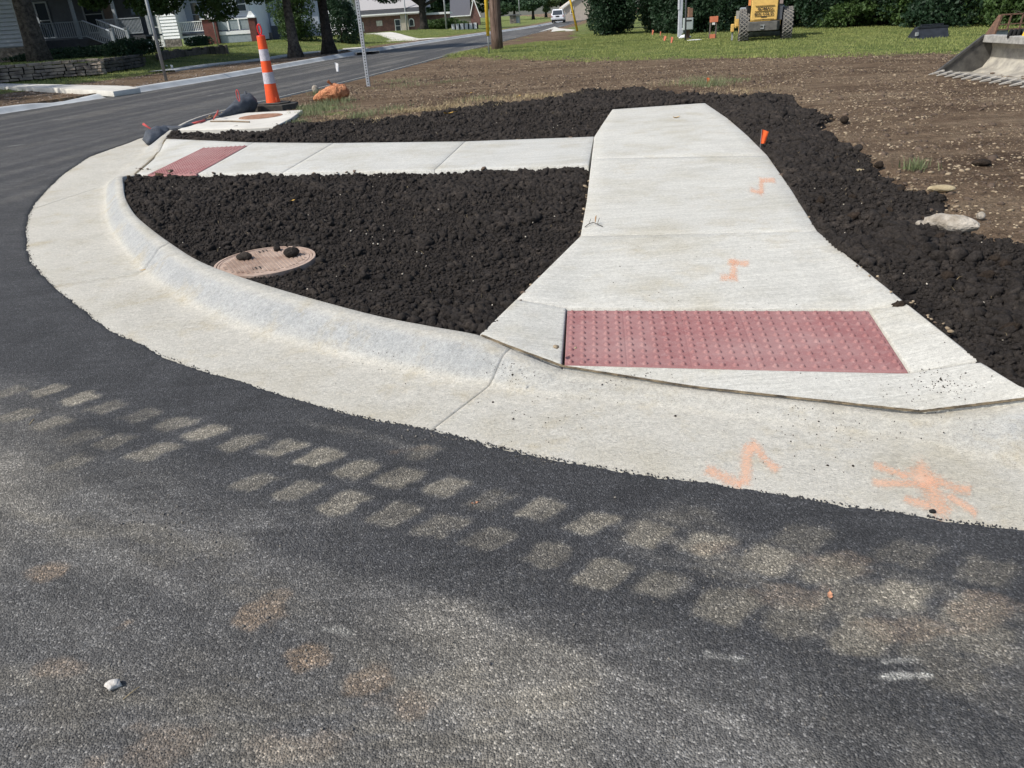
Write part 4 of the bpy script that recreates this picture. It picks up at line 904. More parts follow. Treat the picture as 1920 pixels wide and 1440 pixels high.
# street trees on the far verge
tree('left of the two street trees on the far verge, brown trunk', -10.28, 43, 10.5, .27, [(-3.2, -1.4, 3.9, 2.7, 2.0, 1.75), (-6.0, -1.0, 3.9, 2.6, 1.8, 1.75), (-8.4, -1.0, 4.0, 2.0, 1.6, 1.6), (-1.2, -.5, 5.0, 3.0, 2.6, 2), (1.8, 0, 4.2, 2.1, 2, 1.5), (-4.5, 1.0, 5.8, 4, 2.4, 1.8), (0, 1, 7.6, 3, 3, 2.3)], 66000, .19, 12, M_leaf_mid, M_bark, 'street trees on the far verge', limbs=11, flare=1.7)
tree('right of the two street trees on the far verge, dark trunk', -8.87, 45, 11, .30, [(1.8, 0, 4.9, 2.6, 2.4, 1.5), (-.5, .5, 5.2, 2.6, 2.4, 1.6), (3.6, .6, 4.7, 2.3, 2.2, 1.1), (1, 1.5, 7.3, 3.3, 3.2, 2.3), (-2.0, 2.2, 4.6, 2, 2, 1.2), (5.0, 0, 5.0, 1.6, 1.6, 1.0)], 26000, .17, 13, M_leaf_mid, M_bark2, 'street trees on the far verge', limbs=9, flare=1.7)
tree('wide dark tree in front of the brick church', -8.23, 105, 13, .5, [(-6, 0, 5.4, 4.5, 3.5, 1.8), (-2, 0, 6.2, 4, 3.5, 2.2), (3, 0, 5.4, 4.2, 3.5, 1.7), (7, 0, 5.2, 3.6, 3, 1.6), (0, 1, 8.5, 6, 5, 3)], 22000, .34, 14, M_leaf_dark, M_bark2, limbs=10, flare=1.6)
def shrub(label, x, y, w, h, n, ls, seed, mat=None, group=None, name='shrub', cat='shrub', dp=None, zb=None, nc=16):
    r = random.Random(seed); z0 = (gzs(x, y) if zb is None else zb)-.05; t = thing(name, label, cat, (x, y, z0), group); mb = MB(); sub = []; dp = dp or w
    for q in range(nc):
        a = r.uniform(0, 6.283); s_ = r.uniform(0, .62)**.6; zz = r.uniform(.12, .86); g_ = r.uniform(.24, .42); k_ = math.sqrt(max(1-abs(zz-.4)**2*1.6, .2))
        c = (x+math.cos(a)*s_*w/2*k_, y+math.sin(a)*s_*dp/2*k_, z0+h*zz, w*g_*.62, dp*g_*.62, h*g_*.62); sub.append(c)
        mb.tube([(x+.1*math.cos(a), y+.1*math.sin(a), z0), (c[0]*.5+x*.5, c[1]*.5+y*.5, z0+h*zz*.6), (c[0], c[1], c[2])], [.04, .03, .01], 5)
    mb.build('stems', M_bark2, t, True); leaves('foliage', sub, n, ls, mat or M_leaf_dark, t, seed); return t
shrub('dark rounded evergreen shrub right of the second street tree', -11.0, 62, 3.4, 3.2, 9000, .16, 21, M_leaf_dark, 'shrubs beyond the verge')
shrub('yellow green shrub between the two street tree trunks', -14.3, 62, 3.6, 3.8, 9000, .16, 22, M_leaf_mid, 'shrubs beyond the verge')
# hedge and trees along the far side of the lot
hz = [(8.6, 57, 3.6, 4.2, 'left end bush of the dark hedge, beside the tan house'), (6.6, 45.5, 2.9, 5.0, 'dark bush just right of the leaning yellow pole'), (9.0, 44.0, 3.0, 5.2, 'hedge bush left of the small gap with the white columns'),
      (10.9, 42.5, 5.0, 6.0, 'dark hedge bush behind the orange marker flags'), (12.9, 40.5, 5.2, 6.2, 'dark hedge bush behind the grey meter cabinet'), (15.3, 38.5, 5.2, 6.2, 'dark hedge bush behind the orange panel sign'), (17.2, 35.5, 5.4, 6.2, 'dark hedge bush behind the yellow roller'),
      (18.6, 31.3, 5.2, 5.6, 'dark hedge bush behind the black bucket'), (19.3, 27.2, 4.6, 4.8, 'lighter green hedge bush right of the black bucket'), (21.3, 24.2, 4.8, 4.8, 'lighter green hedge bush behind the rusty grid bucket')]
for i, (x, y, w, h, lb) in enumerate(hz):
    shrub(lb, x, y, w, h, 30000 if i > 1 else 16000, .15, 40+i, M_leaf_mid if i > 7 else M_leaf_dark, 'hedge along the far edge of the lot', 'hedge_bush', 'bush', nc=34)
for i, (x, y, w, h, lb) in enumerate([(11.9, 44.0, 4.0, 5.0, 'hedge shrub set back behind the steel column'), (14.2, 41.5, 4.4, 5.0, 'hedge shrub set back between the panel sign and the roller'), (17.4, 37.6, 5.0, 5.5, 'hedge shrub set back to the right of the roller'), (18.3, 33.6, 3.8, 4.6, 'loose green shrub filling the hedge left of the black bucket'), (19.4, 29.6, 3.6, 4.2, 'loose green shrub filling the hedge above the black bucket'), (20.7, 25.8, 3.4, 4.0, 'loose green shrub filling the hedge left of the grid bucket'), (10.0, 40.9, 2.6, 1.3, 'low loose shrub at the foot of the hedge by the orange flags'), (16.0, 36.0, 3.0, 1.1, 'low loose shrub at the foot of the hedge beside the roller'), (17.1, 31.4, 2.6, 1.0, 'low loose shrub at the foot of the hedge left of the black bucket')]):
    shrub(lb, x, y, w, h, 14000 if h > 2 else 4500, .17, 240+i, M_leaf_mid if i in (3, 4, 5, 7) else M_leaf_dark, 'hedge along the far edge of the lot', 'hedge_bush', 'bush', nc=26)
for i, (x, y, h) in enumerate([(13, 49, 11), (19, 46, 12), (24, 39, 11), (27, 31, 10)]):
    tree(['tall dark tree rising behind the grey pole', 'tall dark tree rising behind the yellow roller', 'tall dark tree rising behind the black bucket', 'tall dark tree rising at the right edge of the hedge'][i], x, y, h, .3, [(0, 0, h*.35, 3.6, 3.4, h*.2), (0, 0, h*.65, 3.6, 3.4, h*.22), (2, 0, h*.5, 3, 3, h*.2), (-2, 0, h*.48, 3, 3, h*.2)], 12000, .34, 60+i, M_leaf_dark, M_bark2, 'trees behind the hedge')
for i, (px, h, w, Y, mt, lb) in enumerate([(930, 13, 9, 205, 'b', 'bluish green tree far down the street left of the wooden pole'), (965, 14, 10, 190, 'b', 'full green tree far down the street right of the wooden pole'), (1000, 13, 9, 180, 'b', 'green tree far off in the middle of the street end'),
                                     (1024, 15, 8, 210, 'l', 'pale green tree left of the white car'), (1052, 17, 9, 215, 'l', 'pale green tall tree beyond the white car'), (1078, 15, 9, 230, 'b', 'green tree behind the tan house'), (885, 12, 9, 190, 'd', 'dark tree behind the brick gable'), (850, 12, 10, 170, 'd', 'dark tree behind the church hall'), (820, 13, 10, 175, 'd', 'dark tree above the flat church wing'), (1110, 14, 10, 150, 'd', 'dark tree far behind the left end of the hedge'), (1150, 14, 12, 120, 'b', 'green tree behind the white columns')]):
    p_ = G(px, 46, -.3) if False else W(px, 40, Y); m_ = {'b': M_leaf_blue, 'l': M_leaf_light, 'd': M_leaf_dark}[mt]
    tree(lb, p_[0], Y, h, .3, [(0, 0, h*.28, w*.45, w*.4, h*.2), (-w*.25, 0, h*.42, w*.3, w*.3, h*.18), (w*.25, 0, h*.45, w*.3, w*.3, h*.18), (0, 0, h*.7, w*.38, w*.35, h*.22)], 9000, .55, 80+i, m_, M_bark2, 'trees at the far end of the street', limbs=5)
shrub('long low hedge in front of the flat church wing', W(835, 50, 118)[0], 118, 9, 1.5, 6000, .25, 95, M_leaf_mid, None, 'low_hedge', 'hedge', dp=2)
shrub('dark low shrub at the corner of the white porch house', W(372, 84, 66)[0], 66, 3.2, .75, 4000, .12, 96, M_leaf_dark, 'shrubs beyond the verge', dp=1.6)
shrub('dark green ivy bed covering the bank below the grey porch steps', -23.0, 45.6, 7.5, .62, 16000, .12, 97, M_leaf_dark, None, 'ground_ivy', 'shrub', dp=4.5, nc=30)
shrub('ivy tumbling over the dark end of the stone wall', W(262, 105, 42)[0], 41, 3.6, .9, 7000, .10, 98, M_leaf_dark, None, 'ground_ivy', 'shrub', dp=2.2, nc=18)

# ================================================================ BUILDINGS
def siding(name, x0, x1, y, z0, z1, mat, parent, step=.2, side=0, d=.04):
    """lapped boards on a wall facing the street (side: run along y from y to side at x0)"""
    n = max(int((z1-z0)/step), 1); vs = []; fs = []
    g = min(.045, step*.22)
    for i in range(n):
        za = z0+i*step; zb = min(za+step, z1); b = len(vs)
        for (d0, zz) in ((-.05, za), (-.05, za+g), (d, za+g), (0.0, zb), (-.05, zb)):
            if side: vs += [(x0+d0, y, zz), (x0+d0, side, zz)]
            else: vs += [(x0, y-d0, zz), (x1, y-d0, zz)]
        fs += [(b+2*j, b+2*j+1, b+2*j+3, b+2*j+2) for j in range(4)]
    mb = MB(); mb.add(vs, fs); return mk(name, mb.v, mb.f, mat, parent)
M_white = simple('white_siding', (.86, .87, .86), (.78, .79, .79), 1.5, .6, .1, space='world')
M_trim = simple('white_trim', (.84, .85, .84), (.76, .77, .76), 3, .55, .05)
M_grey = simple('blue_grey_siding', (.42, .46, .52), (.34, .38, .44), 1.5, .7, .1, space='world')
M_dgrey = simple('dark_grey_wall', (.15, .17, .20), (.11, .125, .15), 1.5, .8, .1, space='world')
M_rail = simple('grey_painted_wood', (.42, .46, .50), (.33, .37, .41), 5, .7, .1)
M_deck = simple('dark_deck', (.10, .105, .12), (.07, .075, .085), 5, .8, .1)
M_beige = simple('beige_wall', (.28, .22, .20), (.22, .18, .17), 2, .9, .1)
M_roof = simple('grey_shingles', (.40, .39, .385), (.30, .29, .29), 25, .9, .6, 30, space='world')
M_droof = simple('dark_roof', (.11, .115, .13), (.08, .08, .09), 25, .9, .5, 30)
k = NT('window_glass'); M_glass = k.fin((.035, .045, .055), .12, None, .7)
def brickmat(name, c1, c2, mort, sc):
    k = NT(name); q = k.n('ShaderNodeTexBrick'); p = k.mapn(k.pos(), (1, 1, 1), (R(90), 0, 0)); k.l(p, q.inputs['Vector'])
    q.inputs['Color1'].default_value = (*c1, 1); q.inputs['Color2'].default_value = (*c2, 1); q.inputs['Mortar'].default_value = (*mort, 1)
    q.inputs['Scale'].default_value = sc; q.inputs['Mortar Size'].default_value = .018
    c = k.mix(1.0, q.outputs['Color'], k.ramp(k.noise(k.pos(), 1.2, 5, .7), [(.3, .7), (.7, 1.2)]), 'MULTIPLY'); return k.fin(c, .9)
M_brick = brickmat('red_brown_brick', (.20, .09, .075), (.13, .065, .06), (.2, .17, .15), 2.2)
M_brick2 = brickmat('pillar_brick', (.17, .055, .045), (.12, .045, .04), (.1, .07, .06), 2.5)
M_stone = simple('stone_foundation', (.26, .23, .20), (.09, .08, .07), 3, .95, 1.0, 7, bd=.06, space='world')
def xw(px, py, Y): return float(W(px, py, Y)[0])
def zw(px, py, Y): return float(W(px, py, Y)[2])
def railing(parent, a, b, h, n, mat, name='railing', foot=.12, w=.05):
    a = Vector(a); b = Vector(b); up = Vector((0, 0, 1)); mb = MB(); mb.beam(a+up*h, b+up*h, w*1.8, w); mb.beam(a+up*foot, b+up*foot, w*1.2, w*.9)
    for i in range(n+1): q = a.lerp(b, i/n); mb.beam(q+up*foot, q+up*h, w*.7)
    return mb.build(name, mat, parent)
def window(parent, x0, x1, z0, z1, y, fm=None, dz=True, glass=None):
    w = .09; f = MB(); fm = fm or M_trim
    f.box((x0-w, y-.06, z0-w), (x1+w, y-.0, z0)); f.box((x0-w, y-.06, z1), (x1+w, y, z1+w)); f.box((x0-w, y-.06, z0+.002), (x0, y, z1-.002)); f.box((x1, y-.06, z0+.002), (x1+w, y, z1-.002))
    if dz: f.box((x0+.002, y-.045, (z0+z1)/2-.03), (x1-.002, y-.004, (z0+z1)/2+.03))
    o = f.build('window', fm, parent); g = MB(); g.box((x0, y-.03, z0), (x1, y-.008, z1)); g.build('pane', glass or M_glass, o); return o

# 1 grey porch house
Y = 49.0; Yb = 51.6; zg0 = .80; dz_ = 1.62
t = thing('porch_house', 'shaded grey house with wraparound porch railing and front steps', 'house', (-23, Yb, zg0))
x0, x1 = -27.5, -20.35
mb = MB(); mb.box((x0-1, Yb, zg0), (-21.9, Yb+1.2, 6.5)); mb.build('wall', M_dgrey, t)
mb = MB(); mb.box((xw(200, 20, Yb)-.2, Yb-.03, dz_), (xw(213, 20, Yb), Yb-.002, 4.4)); mb.build('beige_wall_panel', M_beige, t)
mb = MB(); mb.box((x0-1, Y+.02, dz_-.10), (x1, Yb, dz_)); mb.box((x0-1, Y, dz_-.46), (x1, Y+.1, dz_-.102)); mb.build('porch_deck', M_deck, t)
mb = MB(); mb.box((x0-1.2, Y-.4, 4.3), (x1+.3, Yb+.3, 4.5)); mb.prism([(Y-.4, 4.502), (Yb+1.2, 6.4), (Yb+1.2, 4.502)], x0-1.2, x1+.3, axis='X'); mb.build('porch_roof', M_droof, t)
for px, py in ((150, 72), (225, 68), (283, 66)):
    mb = MB(); x = xw(px, py, Y+.08); mb.beam((x, Y+.15, dz_), (x, Y+.15, 4.3), .16); mb.build('porch_post', M_rail, t)
xs1, xs2 = xw(163, 70, Y), xw(190, 70, Y)
railing(t, (x0-.8, Y+.1, dz_), (xs1-.05, Y+.1, dz_), .92, 34, M_rail)
railing(t, (xs2+.05, Y+.1, dz_), (x1-.1, Y+.1, dz_), .92, 30, M_rail)
xe1, xe2 = xw(222, 92, Y-1.5), xw(250, 92, Y-1.5)
railing(t, (xs1, Y-.02, dz_), (xe1, Y-1.7, zg0+.12), .95, 14, M_rail, 'stair_railing')
railing(t, (xs2, Y-.02, dz_), (xe2, Y-1.7, zg0+.12), .95, 14, M_rail, 'stair_railing')
for x in (xe1, xe2):
    mb = MB(); mb.beam((x, Y-1.78, zg0-.05), (x, Y-1.78, zg0+1.2), .16); mb.box((x-.11, Y-1.89, zg0+1.202), (x+.11, Y-1.67, zg0+1.24)); mb.build('newel_post', M_rail, t)
mb = MB()
for i in range(5):
    u = i/5; mb.beam((xs1*(1-u)+xe1*u, Y-.1-1.6*u, dz_-.12-.16*i), (xs2*(1-u)+xe2*u, Y-.1-1.6*u, dz_-.12-.16*i), .3, .04)
mb.build('steps', M_deck, t)
for a, b in ((x0-.5, xw(143, 90, Y)), (xw(253, 90, Y), xw(283, 88, Y))):
    mb = MB(); n = int((b-a)/.09); mb.box((a, Y+.02, dz_-.54), (b, Y+.06, dz_-.48))
    for i in range(n+1): mb.box((a+i*.09, Y+.03, zg0-.02), (a+i*.09+.045, Y+.055, dz_-.542))
    mb.build('lattice_skirt', M_rail, t)
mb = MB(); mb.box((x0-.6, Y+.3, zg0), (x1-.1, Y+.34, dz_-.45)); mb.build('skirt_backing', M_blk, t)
window(t, xw(158, 20, Yb), xw(190, 20, Yb), dz_+.35, 3.9, Yb, M_rail); window(t, xw(72, 30, Yb), xw(92, 30, Yb), dz_+.2, 3.7, Yb, M_rail)
mb = MB(); mb.box((xw(213, 30, Y+2), Y+2.2, dz_-.3), (xw(272, 30, Y+2), Y+2.3, dz_+1.15)); mb.build('dark_side_wall', M_dgrey, t)
# left house
t = thing('siding_house', 'light blue grey sided house corner at the left edge behind the black handrail', 'house', (-27, 46, .9))
xr = -25.85; siding('siding', -30, xr, 46, 1.42, 6.2, M_grey, t, .205); mb = MB(); mb.box((-30, 46.07, .8), (xr-.01, 47.9, 6.2)); mb.build('wall', M_dgrey, t)
mb = MB(); mb.box((-30, 45.97, .7), (xr-.02, 46.008, 1.40)); mb.build('foundation', M_stone, t)
mb = MB(); mb.box((xr, 45.93, 1.40), (xr+.12, 46.05, 6.2)); mb.build('corner_board', M_rail, t)
mb = MB(); mb.prism([(45.4, 6.202), (48.5, 8.2), (48.5, 6.202)], -30.5, xr+.4, axis='X'); mb.build('roof', M_droof, t)
t = thing('handrail', 'black metal handrail in front of the light blue grey siding', 'handrail', tuple(G(24, 103, .85)))
mb = MB(); a = G(24, 103, .84); b = np.array([a[0]-.05, a[1], a[2]+1.15]); mb.tube([a, b], .03, 8); mb.build('post', M_blk, t); mb = MB(); mb.tube([b, b+[-1.3, 1.5, .15]], .03, 8); mb.build('rail', M_blk, t)
# shed behind, white with vertical boards
t = thing('white_shed', 'white shed with vertical boards showing above the porch railing', 'shed', (xw(240, 20, 62), 62, .8))
a, b = xw(219, 24, 62), xw(262, 24, 62); mb = MB(); mb.box((a, 62, .7), (b, 65, 5.2)); mb.build('wall', M_white, t)
mb = MB()
for i in range(int((b-a)/.22)): mb.box((a+.4+i*.22, 61.97, 3.0), (a+.44+i*.22, 61.998, 5.2))
mb.build('board_pattern', M_trim, t); mb = MB(); mb.box((a+.45, 61.5, 2.35), (b, 61.9, 2.75)); mb.build('brown_eave', simple('brown_boards', (.26, .15, .09), (.17, .10, .06), 8), t)
# 2 white house with brick pillars
Y = 75.0; zb_ = .6
t = thing('pillar_house', 'white house with porch on brick pillars and grey panel railing', 'house', (-25, Y+2, zb_))
XL = xw(302, 80, Y); xc = xw(345, 80, Y)
siding('siding', XL, xc, Y-.6, zb_+.55, 6.5, M_white, t, .26); mb = MB(); mb.box((XL, Y-.53, zb_+.5), (xc, Y+5, 6.5)); mb.build('bay_wall', M_white, t)
mb = MB(); mb.box((XL-.02, Y-.66, zb_-.1), (xc+.02, Y-.5, zb_+.52)); mb.build('foundation', M_stone, t)
siding('porch_wall_siding', xc, xw(430, 50, Y+2), Y+2, zb_+.6, 6.5, M_grey, t, .26); xr = xw(474, 50, Y+2)
siding('upper_wall_siding', xw(430, 50, Y+2), xr, Y+1.9, zb_+.6, 6.5, M_white, t, .2); mb = MB(); mb.box((xc, Y+2.07, zb_), (xr, Y+8, 6.5)); mb.build('wall', M_white, t)
mb = MB(); mb.prism([(XL-.5, 6.502), ((XL+xr)/2, 9.3), (xr+.5, 6.502)], Y-1.2, Y+8, axis='Y'); mb.build('roof', M_droof, t)
mb = MB(); xp1 = xw(386, 65, Y); xp2 = xw(411, 65, Y); mb.box((xp1, Y-.3, zb_-.1), (xp2, Y+.9, zb_+1.95)); mb.build('brick_pillar', M_brick2, t)
mb = MB(); mb.box((xp1-.12, Y-.42, zb_+1.952), (xp2+.12, Y+1, zb_+2.05)); mb.prism([(xp1+.05, zb_+2.052), (xp1+.35, zb_+2.6), (xp2-.35, zb_+2.6), (xp2-.05, zb_+2.052)], Y+.0, Y+.7, axis='Y'); mb.build('pillar_cap', M_trim, t)
xp3 = xw(472, 65, Y); xp4 = xw(484, 65, Y); mb = MB(); mb.box((xp3, Y-.3, zb_-.15), (xp4, Y+.5, zb_+1.85)); mb.build('brick_pillar', M_brick2, t)
mb = MB(); mb.box((xp3-.1, Y-.4, zb_+1.852), (xp4+.1, Y+.6, zb_+1.95)); mb.prism([(xp3-.1, zb_+1.952), ((xp3+xp4)/2-.1, zb_+2.4), ((xp3+xp4)/2+.1, zb_+2.4), (xp4+.1, zb_+1.952)], Y-.2, Y+.4, axis='Y'); mb.build('pillar_cap', M_trim, t)
railing(t, (xc, Y, zb_+.95), (xp1-.02, Y, zb_+.95), .9, 13, M_trim, w=.07)
mb = MB(); mb.box((xc, Y+.02, zb_+.72), (xp3, Y+2, zb_+.93)); mb.build('porch_floor', M_deck, t)
mb = MB(); n = 24
for i in range(n): a = xc+(xp1-xc)*i/n; mb.box((a, Y+.05, zb_), (a+.05, Y+.09, zb_+.6))
mb.box((xc, Y+.03, zb_+.602), (xp1, Y+.1, zb_+.715)); mb.build('lattice_skirt', M_trim, t)
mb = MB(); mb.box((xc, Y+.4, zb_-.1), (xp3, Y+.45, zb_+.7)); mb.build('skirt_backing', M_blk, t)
M_panel = simple('grey_screen_panel', (.30, .35, .37), (.24, .28, .30), 4, .7, .1)
for z0, z1 in ((zb_+1.0, zb_+1.8), (zb_-.05, zb_+.6)):
    mb = MB(); mb.box((xp2+.02, Y+.05, z0), (xp3-.02, Y+.09, z1)); pn = mb.build('screen_panel', M_panel, t)
mb = MB(); mb.box((xp2+.02, Y, zb_+1.802), (xp3-.02, Y+.12, zb_+1.9)); mb.box((xp2+.02, Y, zb_+.602), (xp3-.02, Y+.12, zb_+.9))
for i in (1, 2): a = xp2+(xp3-xp2)*i/3; mb.box((a-.06, Y-.02, zb_+.95), (a+.06, Y+.045, zb_+1.8))
mb.build('rail_trim', M_trim, t)
window(t, xw(362, 30, Y+2), xw(374, 30, Y+2), zb_+1.5, zb_+3.4, Y+1.95, M_grey); window(t, xw(447, 20, Y+2), xw(463, 20, Y+2), zb_+2.5, zb_+3.6, Y+1.86)
window(t, xw(398, 20, Y+2), xw(412, 20, Y+2), zb_+1.5, zb_+4.0, Y+1.95, M_grey)
# storm door beside it
t = thing('storm_door', 'white storm door with two dark panes right of the porch steps', 'door', (xw(303, 92, 60), 60, .8))
a, b = xw(288, 92, 60), xw(311, 92, 60); mb = MB(); mb.box((a-.0, 60, .78), (b, 60.1, 3.3)); mb.build('door_frame', M_trim, t)
for z0, z1 in ((2.15, 3.05), (1.3, 2.05)):
    mb = MB(); mb.box((a+.22, 59.97, z0), (b-.22, 59.998, z1)); mb.build('pane', M_glass, t)
# 3 white house with downspout
Y = 82.0; zb_ = .55; t = thing('white_house', 'white sided house with a downspout behind the orange channelizer', 'house', (-22, Y, zb_))
a, b, c = xw(474, 62, Y), xw(499, 62, Y), xw(512, 62, Y); siding('siding', a, b, Y, zb_+.6, 7, M_white, t, .2); mb = MB(); mb.box((a, Y+.07, zb_+.3), (b, Y+6, 7)); mb.build('wall', M_white, t)
mb = MB(); mb.box((a, Y+.05, zb_-.2), (c, Y+.3, zb_+.58)); mb.build('foundation', M_stone, t)
siding('side_siding', b+.01, xw(530, 50, Y+2), Y+1.2, zb_+.6, 7, M_grey, t, .24); d = xw(600, 60, Y+1); mb = MB(); mb.box((b+.02, Y+1.27, zb_), (d, Y+6, 7)); mb.build('rear_wall', M_grey, t)
mb = MB(); mb.box((xw(510, 60, Y), Y+.0, zb_-.1), (d-1, Y+.1, zb_+1.15)); mb.build('porch_skirt', M_deck, t)
railing(t, (xw(511, 55, Y), Y, zb_+1.1), (d-1, Y, zb_+1.1), .72, 40, M_trim, w=.07)
mb = MB(); x = xw(499, 60, Y-.1); mb.tube([(x-.12, Y-.1, 6.9), (x-.1, Y-.1, zb_+.75), (x+.2, Y-.1, zb_+.45), (x+.1, Y-.4, zb_+.15)], .06, 8); mb.build('downspout', M_trim, t)
mb = MB(); mb.prism([(a-.4, 7.002), ((a+d)/2, 10), (d+.4, 7.002)], Y-.5, Y+6.5, axis='Y'); mb.build('roof', M_droof, t)
window(t, xw(521, 30, Y+1), xw(529, 30, Y+1), zb_+1.6, zb_+3.9, Y+1.18, M_grey); window(t, xw(538, 30, Y+1), xw(545, 30, Y+1), zb_+1.6, zb_+3.6, Y+1.2, M_grey)
# a further white house behind the shrubs
Y = 100; t = thing('far_white_house', 'white house mostly hidden behind the shrubs and street trees', 'house', (xw(640, 50, Y), Y, 0))
a, b = xw(606, 50, Y), xw(660, 50, Y); siding('siding', a, b, Y, 0, 6, M_white, t, .25); mb = MB(); mb.box((a, Y+.07, -.3), (b, Y+6, 6)); mb.build('wall', M_white, t); window(t, xw(630, 15, Y), xw(638, 15, Y), 2.6, 4.2, Y); mb = MB(); mb.prism([(a-.4, 6.002), ((a+b)/2, 8), (b+.4, 6.002)], Y-.4, Y+6.5); mb.build('roof', M_droof, t)
# church: long low brick hall, grey roof, stone pier, gabled hall
Y = 130.0; z0 = -.5; t = thing('church', 'long brick church hall with grey shingle roof and arched window', 'church', (-15, Y, z0))
a, b, c, d = xw(655, 62, Y), xw(754, 60, Y), xw(798, 58, Y), xw(842, 56, Y+4); ze = 2.15
mb = MB(); mb.box((a, Y, z0), (c, Y+10, ze)); mb.build('brick_wall', M_brick, t)
mb = MB(); mb.box((c+.01, Y+3, z0), (d, Y+12, 1.9)); mb.build('wing_wall', M_brick, t); mb = MB(); mb.box((c, Y+2.6, 1.902), (d+.4, Y+12.4, 2.2)); mb.build('wing_fascia', M_trim, t)
mb = MB(); mb.box((a-.6, Y-.9, ze+.18), (c+.4, Y-.6, ze+.34)); mb.build('white_gutter', M_trim, t)
mb = MB(); mb.prism([(Y-.7, ze+.36), (Y-.7, ze+.8), (Y-.1, ze+.95), (Y-.1, ze+.36)], a-.6, c+.4, axis='X'); mb.build('dark_fascia', M_droof, t)
mb = MB(); mb.prism([(Y-.5, ze+.95), (Y+6, ze+4.6), (Y+11, ze+.95)], a-.6, c+.4, axis='X'); mb.build('roof', M_roof, t)
mb = MB(); mb.box((b, Y-.4, z0), (xw(768, 60, Y), Y-.002, ze+.1)); mb.build('stone_pier', simple('buff_stone', (.50, .46, .38), (.4, .36, .3), 2), t)
window(t, xw(675, 50, Y), xw(681, 50, Y), z0+.8, z0+1.9, Y, M_trim); window(t, xw(742, 50, Y), xw(751, 50, Y), z0+.3, z0+2.0, Y, M_trim)
mb = MB(); mb.box((xw(706, 45, Y), Y-.08, z0+1.3), (xw(717, 45, Y), Y-.004, z0+2.05)); mb.build('wall_plaque', simple('plaque', (.6, .58, .52), (.4, .38, .34), 4), t)
xa = (xw(769, 50, Y)+xw(776, 50, Y))/2; mb = MB(); pl = [(xa-.42, z0+.95), (xa+.42, z0+.95), (xa+.42, z0+1.7)]+[(xa+.42*math.cos(R(q)), z0+1.7+.42*math.sin(R(q))) for q in range(15, 180, 15)]+[(xa-.42, z0+1.7)]
mb.prism(pl, Y-.06, Y-.004); w_ = mb.build('arched_window', M_trim, t); mb = MB(); mb.prism([(xa+(u-xa)*.72, z0+1.35+(v-z0-1.35)*.78) for u, v in pl], Y-.08, Y-.062); mb.build('pane', M_glass, w_)
t = thing('gabled_hall', 'brick hall with steep gable and grey roof behind the white panel fence', 'church', (xw(880, 50, 150), 150, -.8))
Y = 150; a, b, c = xw(850, 50, Y), xw(884, 50, Y), xw(901, 50, Y); mb = MB(); mb.box((a, Y, -.8), (b-.01, Y+8, 1.35)); mb.build('wall', simple('tan_wall', (.42, .38, .32), (.34, .3, .26), 2), t)
mb = MB(); mb.prism([(b, -.8), (c, -.8), (c, 1.2), ((b+c)/2-.1, 3.9), (b, 1.4)], Y-.5, Y+8); mb.build('brick_gable', M_brick, t)
mb = MB(); mb.prism([(Y-.4, 1.5), (Y+4, 4.2), (Y+8.4, 1.5)], a-.4, b-.01, axis='X'); mb.build('roof', M_droof, t)
mb = MB(); mb.beam((b-.1, Y-.6, 1.35), ((b+c)/2-.1, Y-.6, 4.1), .16); mb.beam((c+.1, Y-.6, 1.1), ((b+c)/2-.1, Y-.6, 4.1), .16); mb.box((a-.4, Y-.6, 1.36), (b-.2, Y-.45, 1.52)); mb.build('white_bargeboard', M_trim, t)
# white panels with dark gaps
t = thing('panel_fence', 'white panel fence with dark gaps in front of the gabled hall', 'fence', (xw(870, 55, 112), 112, -.4)); Y = 112; a, b = xw(847, 55, Y), xw(897, 53, Y)
for i in range(6):
    mb = MB(); u = a+(b-a)*i/6; mb.box((u, Y, -.35), (u+(b-a)/6-.2, Y+.15, .55)); mb.build('fence_panel', M_white, t)
mb = MB(); mb.box((a, Y+.2, -.4), (b, Y+.3, .45)); mb.build('dark_backing', M_blk, t)
# tan house beyond the car, dark garden shed
Y = 132; t = thing('tan_house', 'small tan gabled house right of the white car', 'house', (xw(1070, 44, Y), Y, -.4)); a, b = xw(1057, 44, Y), xw(1085, 44, Y)
mb = MB(); mb.prism([(a, -.5), (b+3, -.5), (b+3, 1.5), ((a+b)/2+2.4, 3.8), (a, 1.7)], Y, Y+8); mb.build('wall', simple('tan_siding', (.52, .46, .40), (.44, .39, .34), 2), t)
mb = MB(); mb.beam((a-.2, Y-.2, 1.65), ((a+b)/2+2.4, Y-.2, 3.95), .2); mb.beam((b+3.2, Y-.2, 1.45), ((a+b)/2+2.4, Y-.2, 3.95), .2); mb.build('roof_edge', M_trim, t); window(t, xw(1071, 35, Y), xw(1075, 35, Y), .8, 1.7, Y)
Y = 140; t = thing('old_shed', 'weathered open shed behind the road right of the wooden pole', 'shed', (xw(970, 44, Y), Y, -.4)); a, b = xw(957, 46, Y), xw(976, 46, Y)
mb = MB(); mb.box((a, Y, -.6), (a+1.0, Y+3, 1.0)); mb.build('stone_wall', M_stone, t); mb = MB(); mb.box((a+1.02, Y+.3, -.6), (b, Y+3, .95)); mb.build('metal_wall', M_grey, t); mb = MB(); mb.box((a-.2, Y-.2, 1.002), (b+.2, Y+3.2, 1.15)); mb.build('roof', M_droof, t)
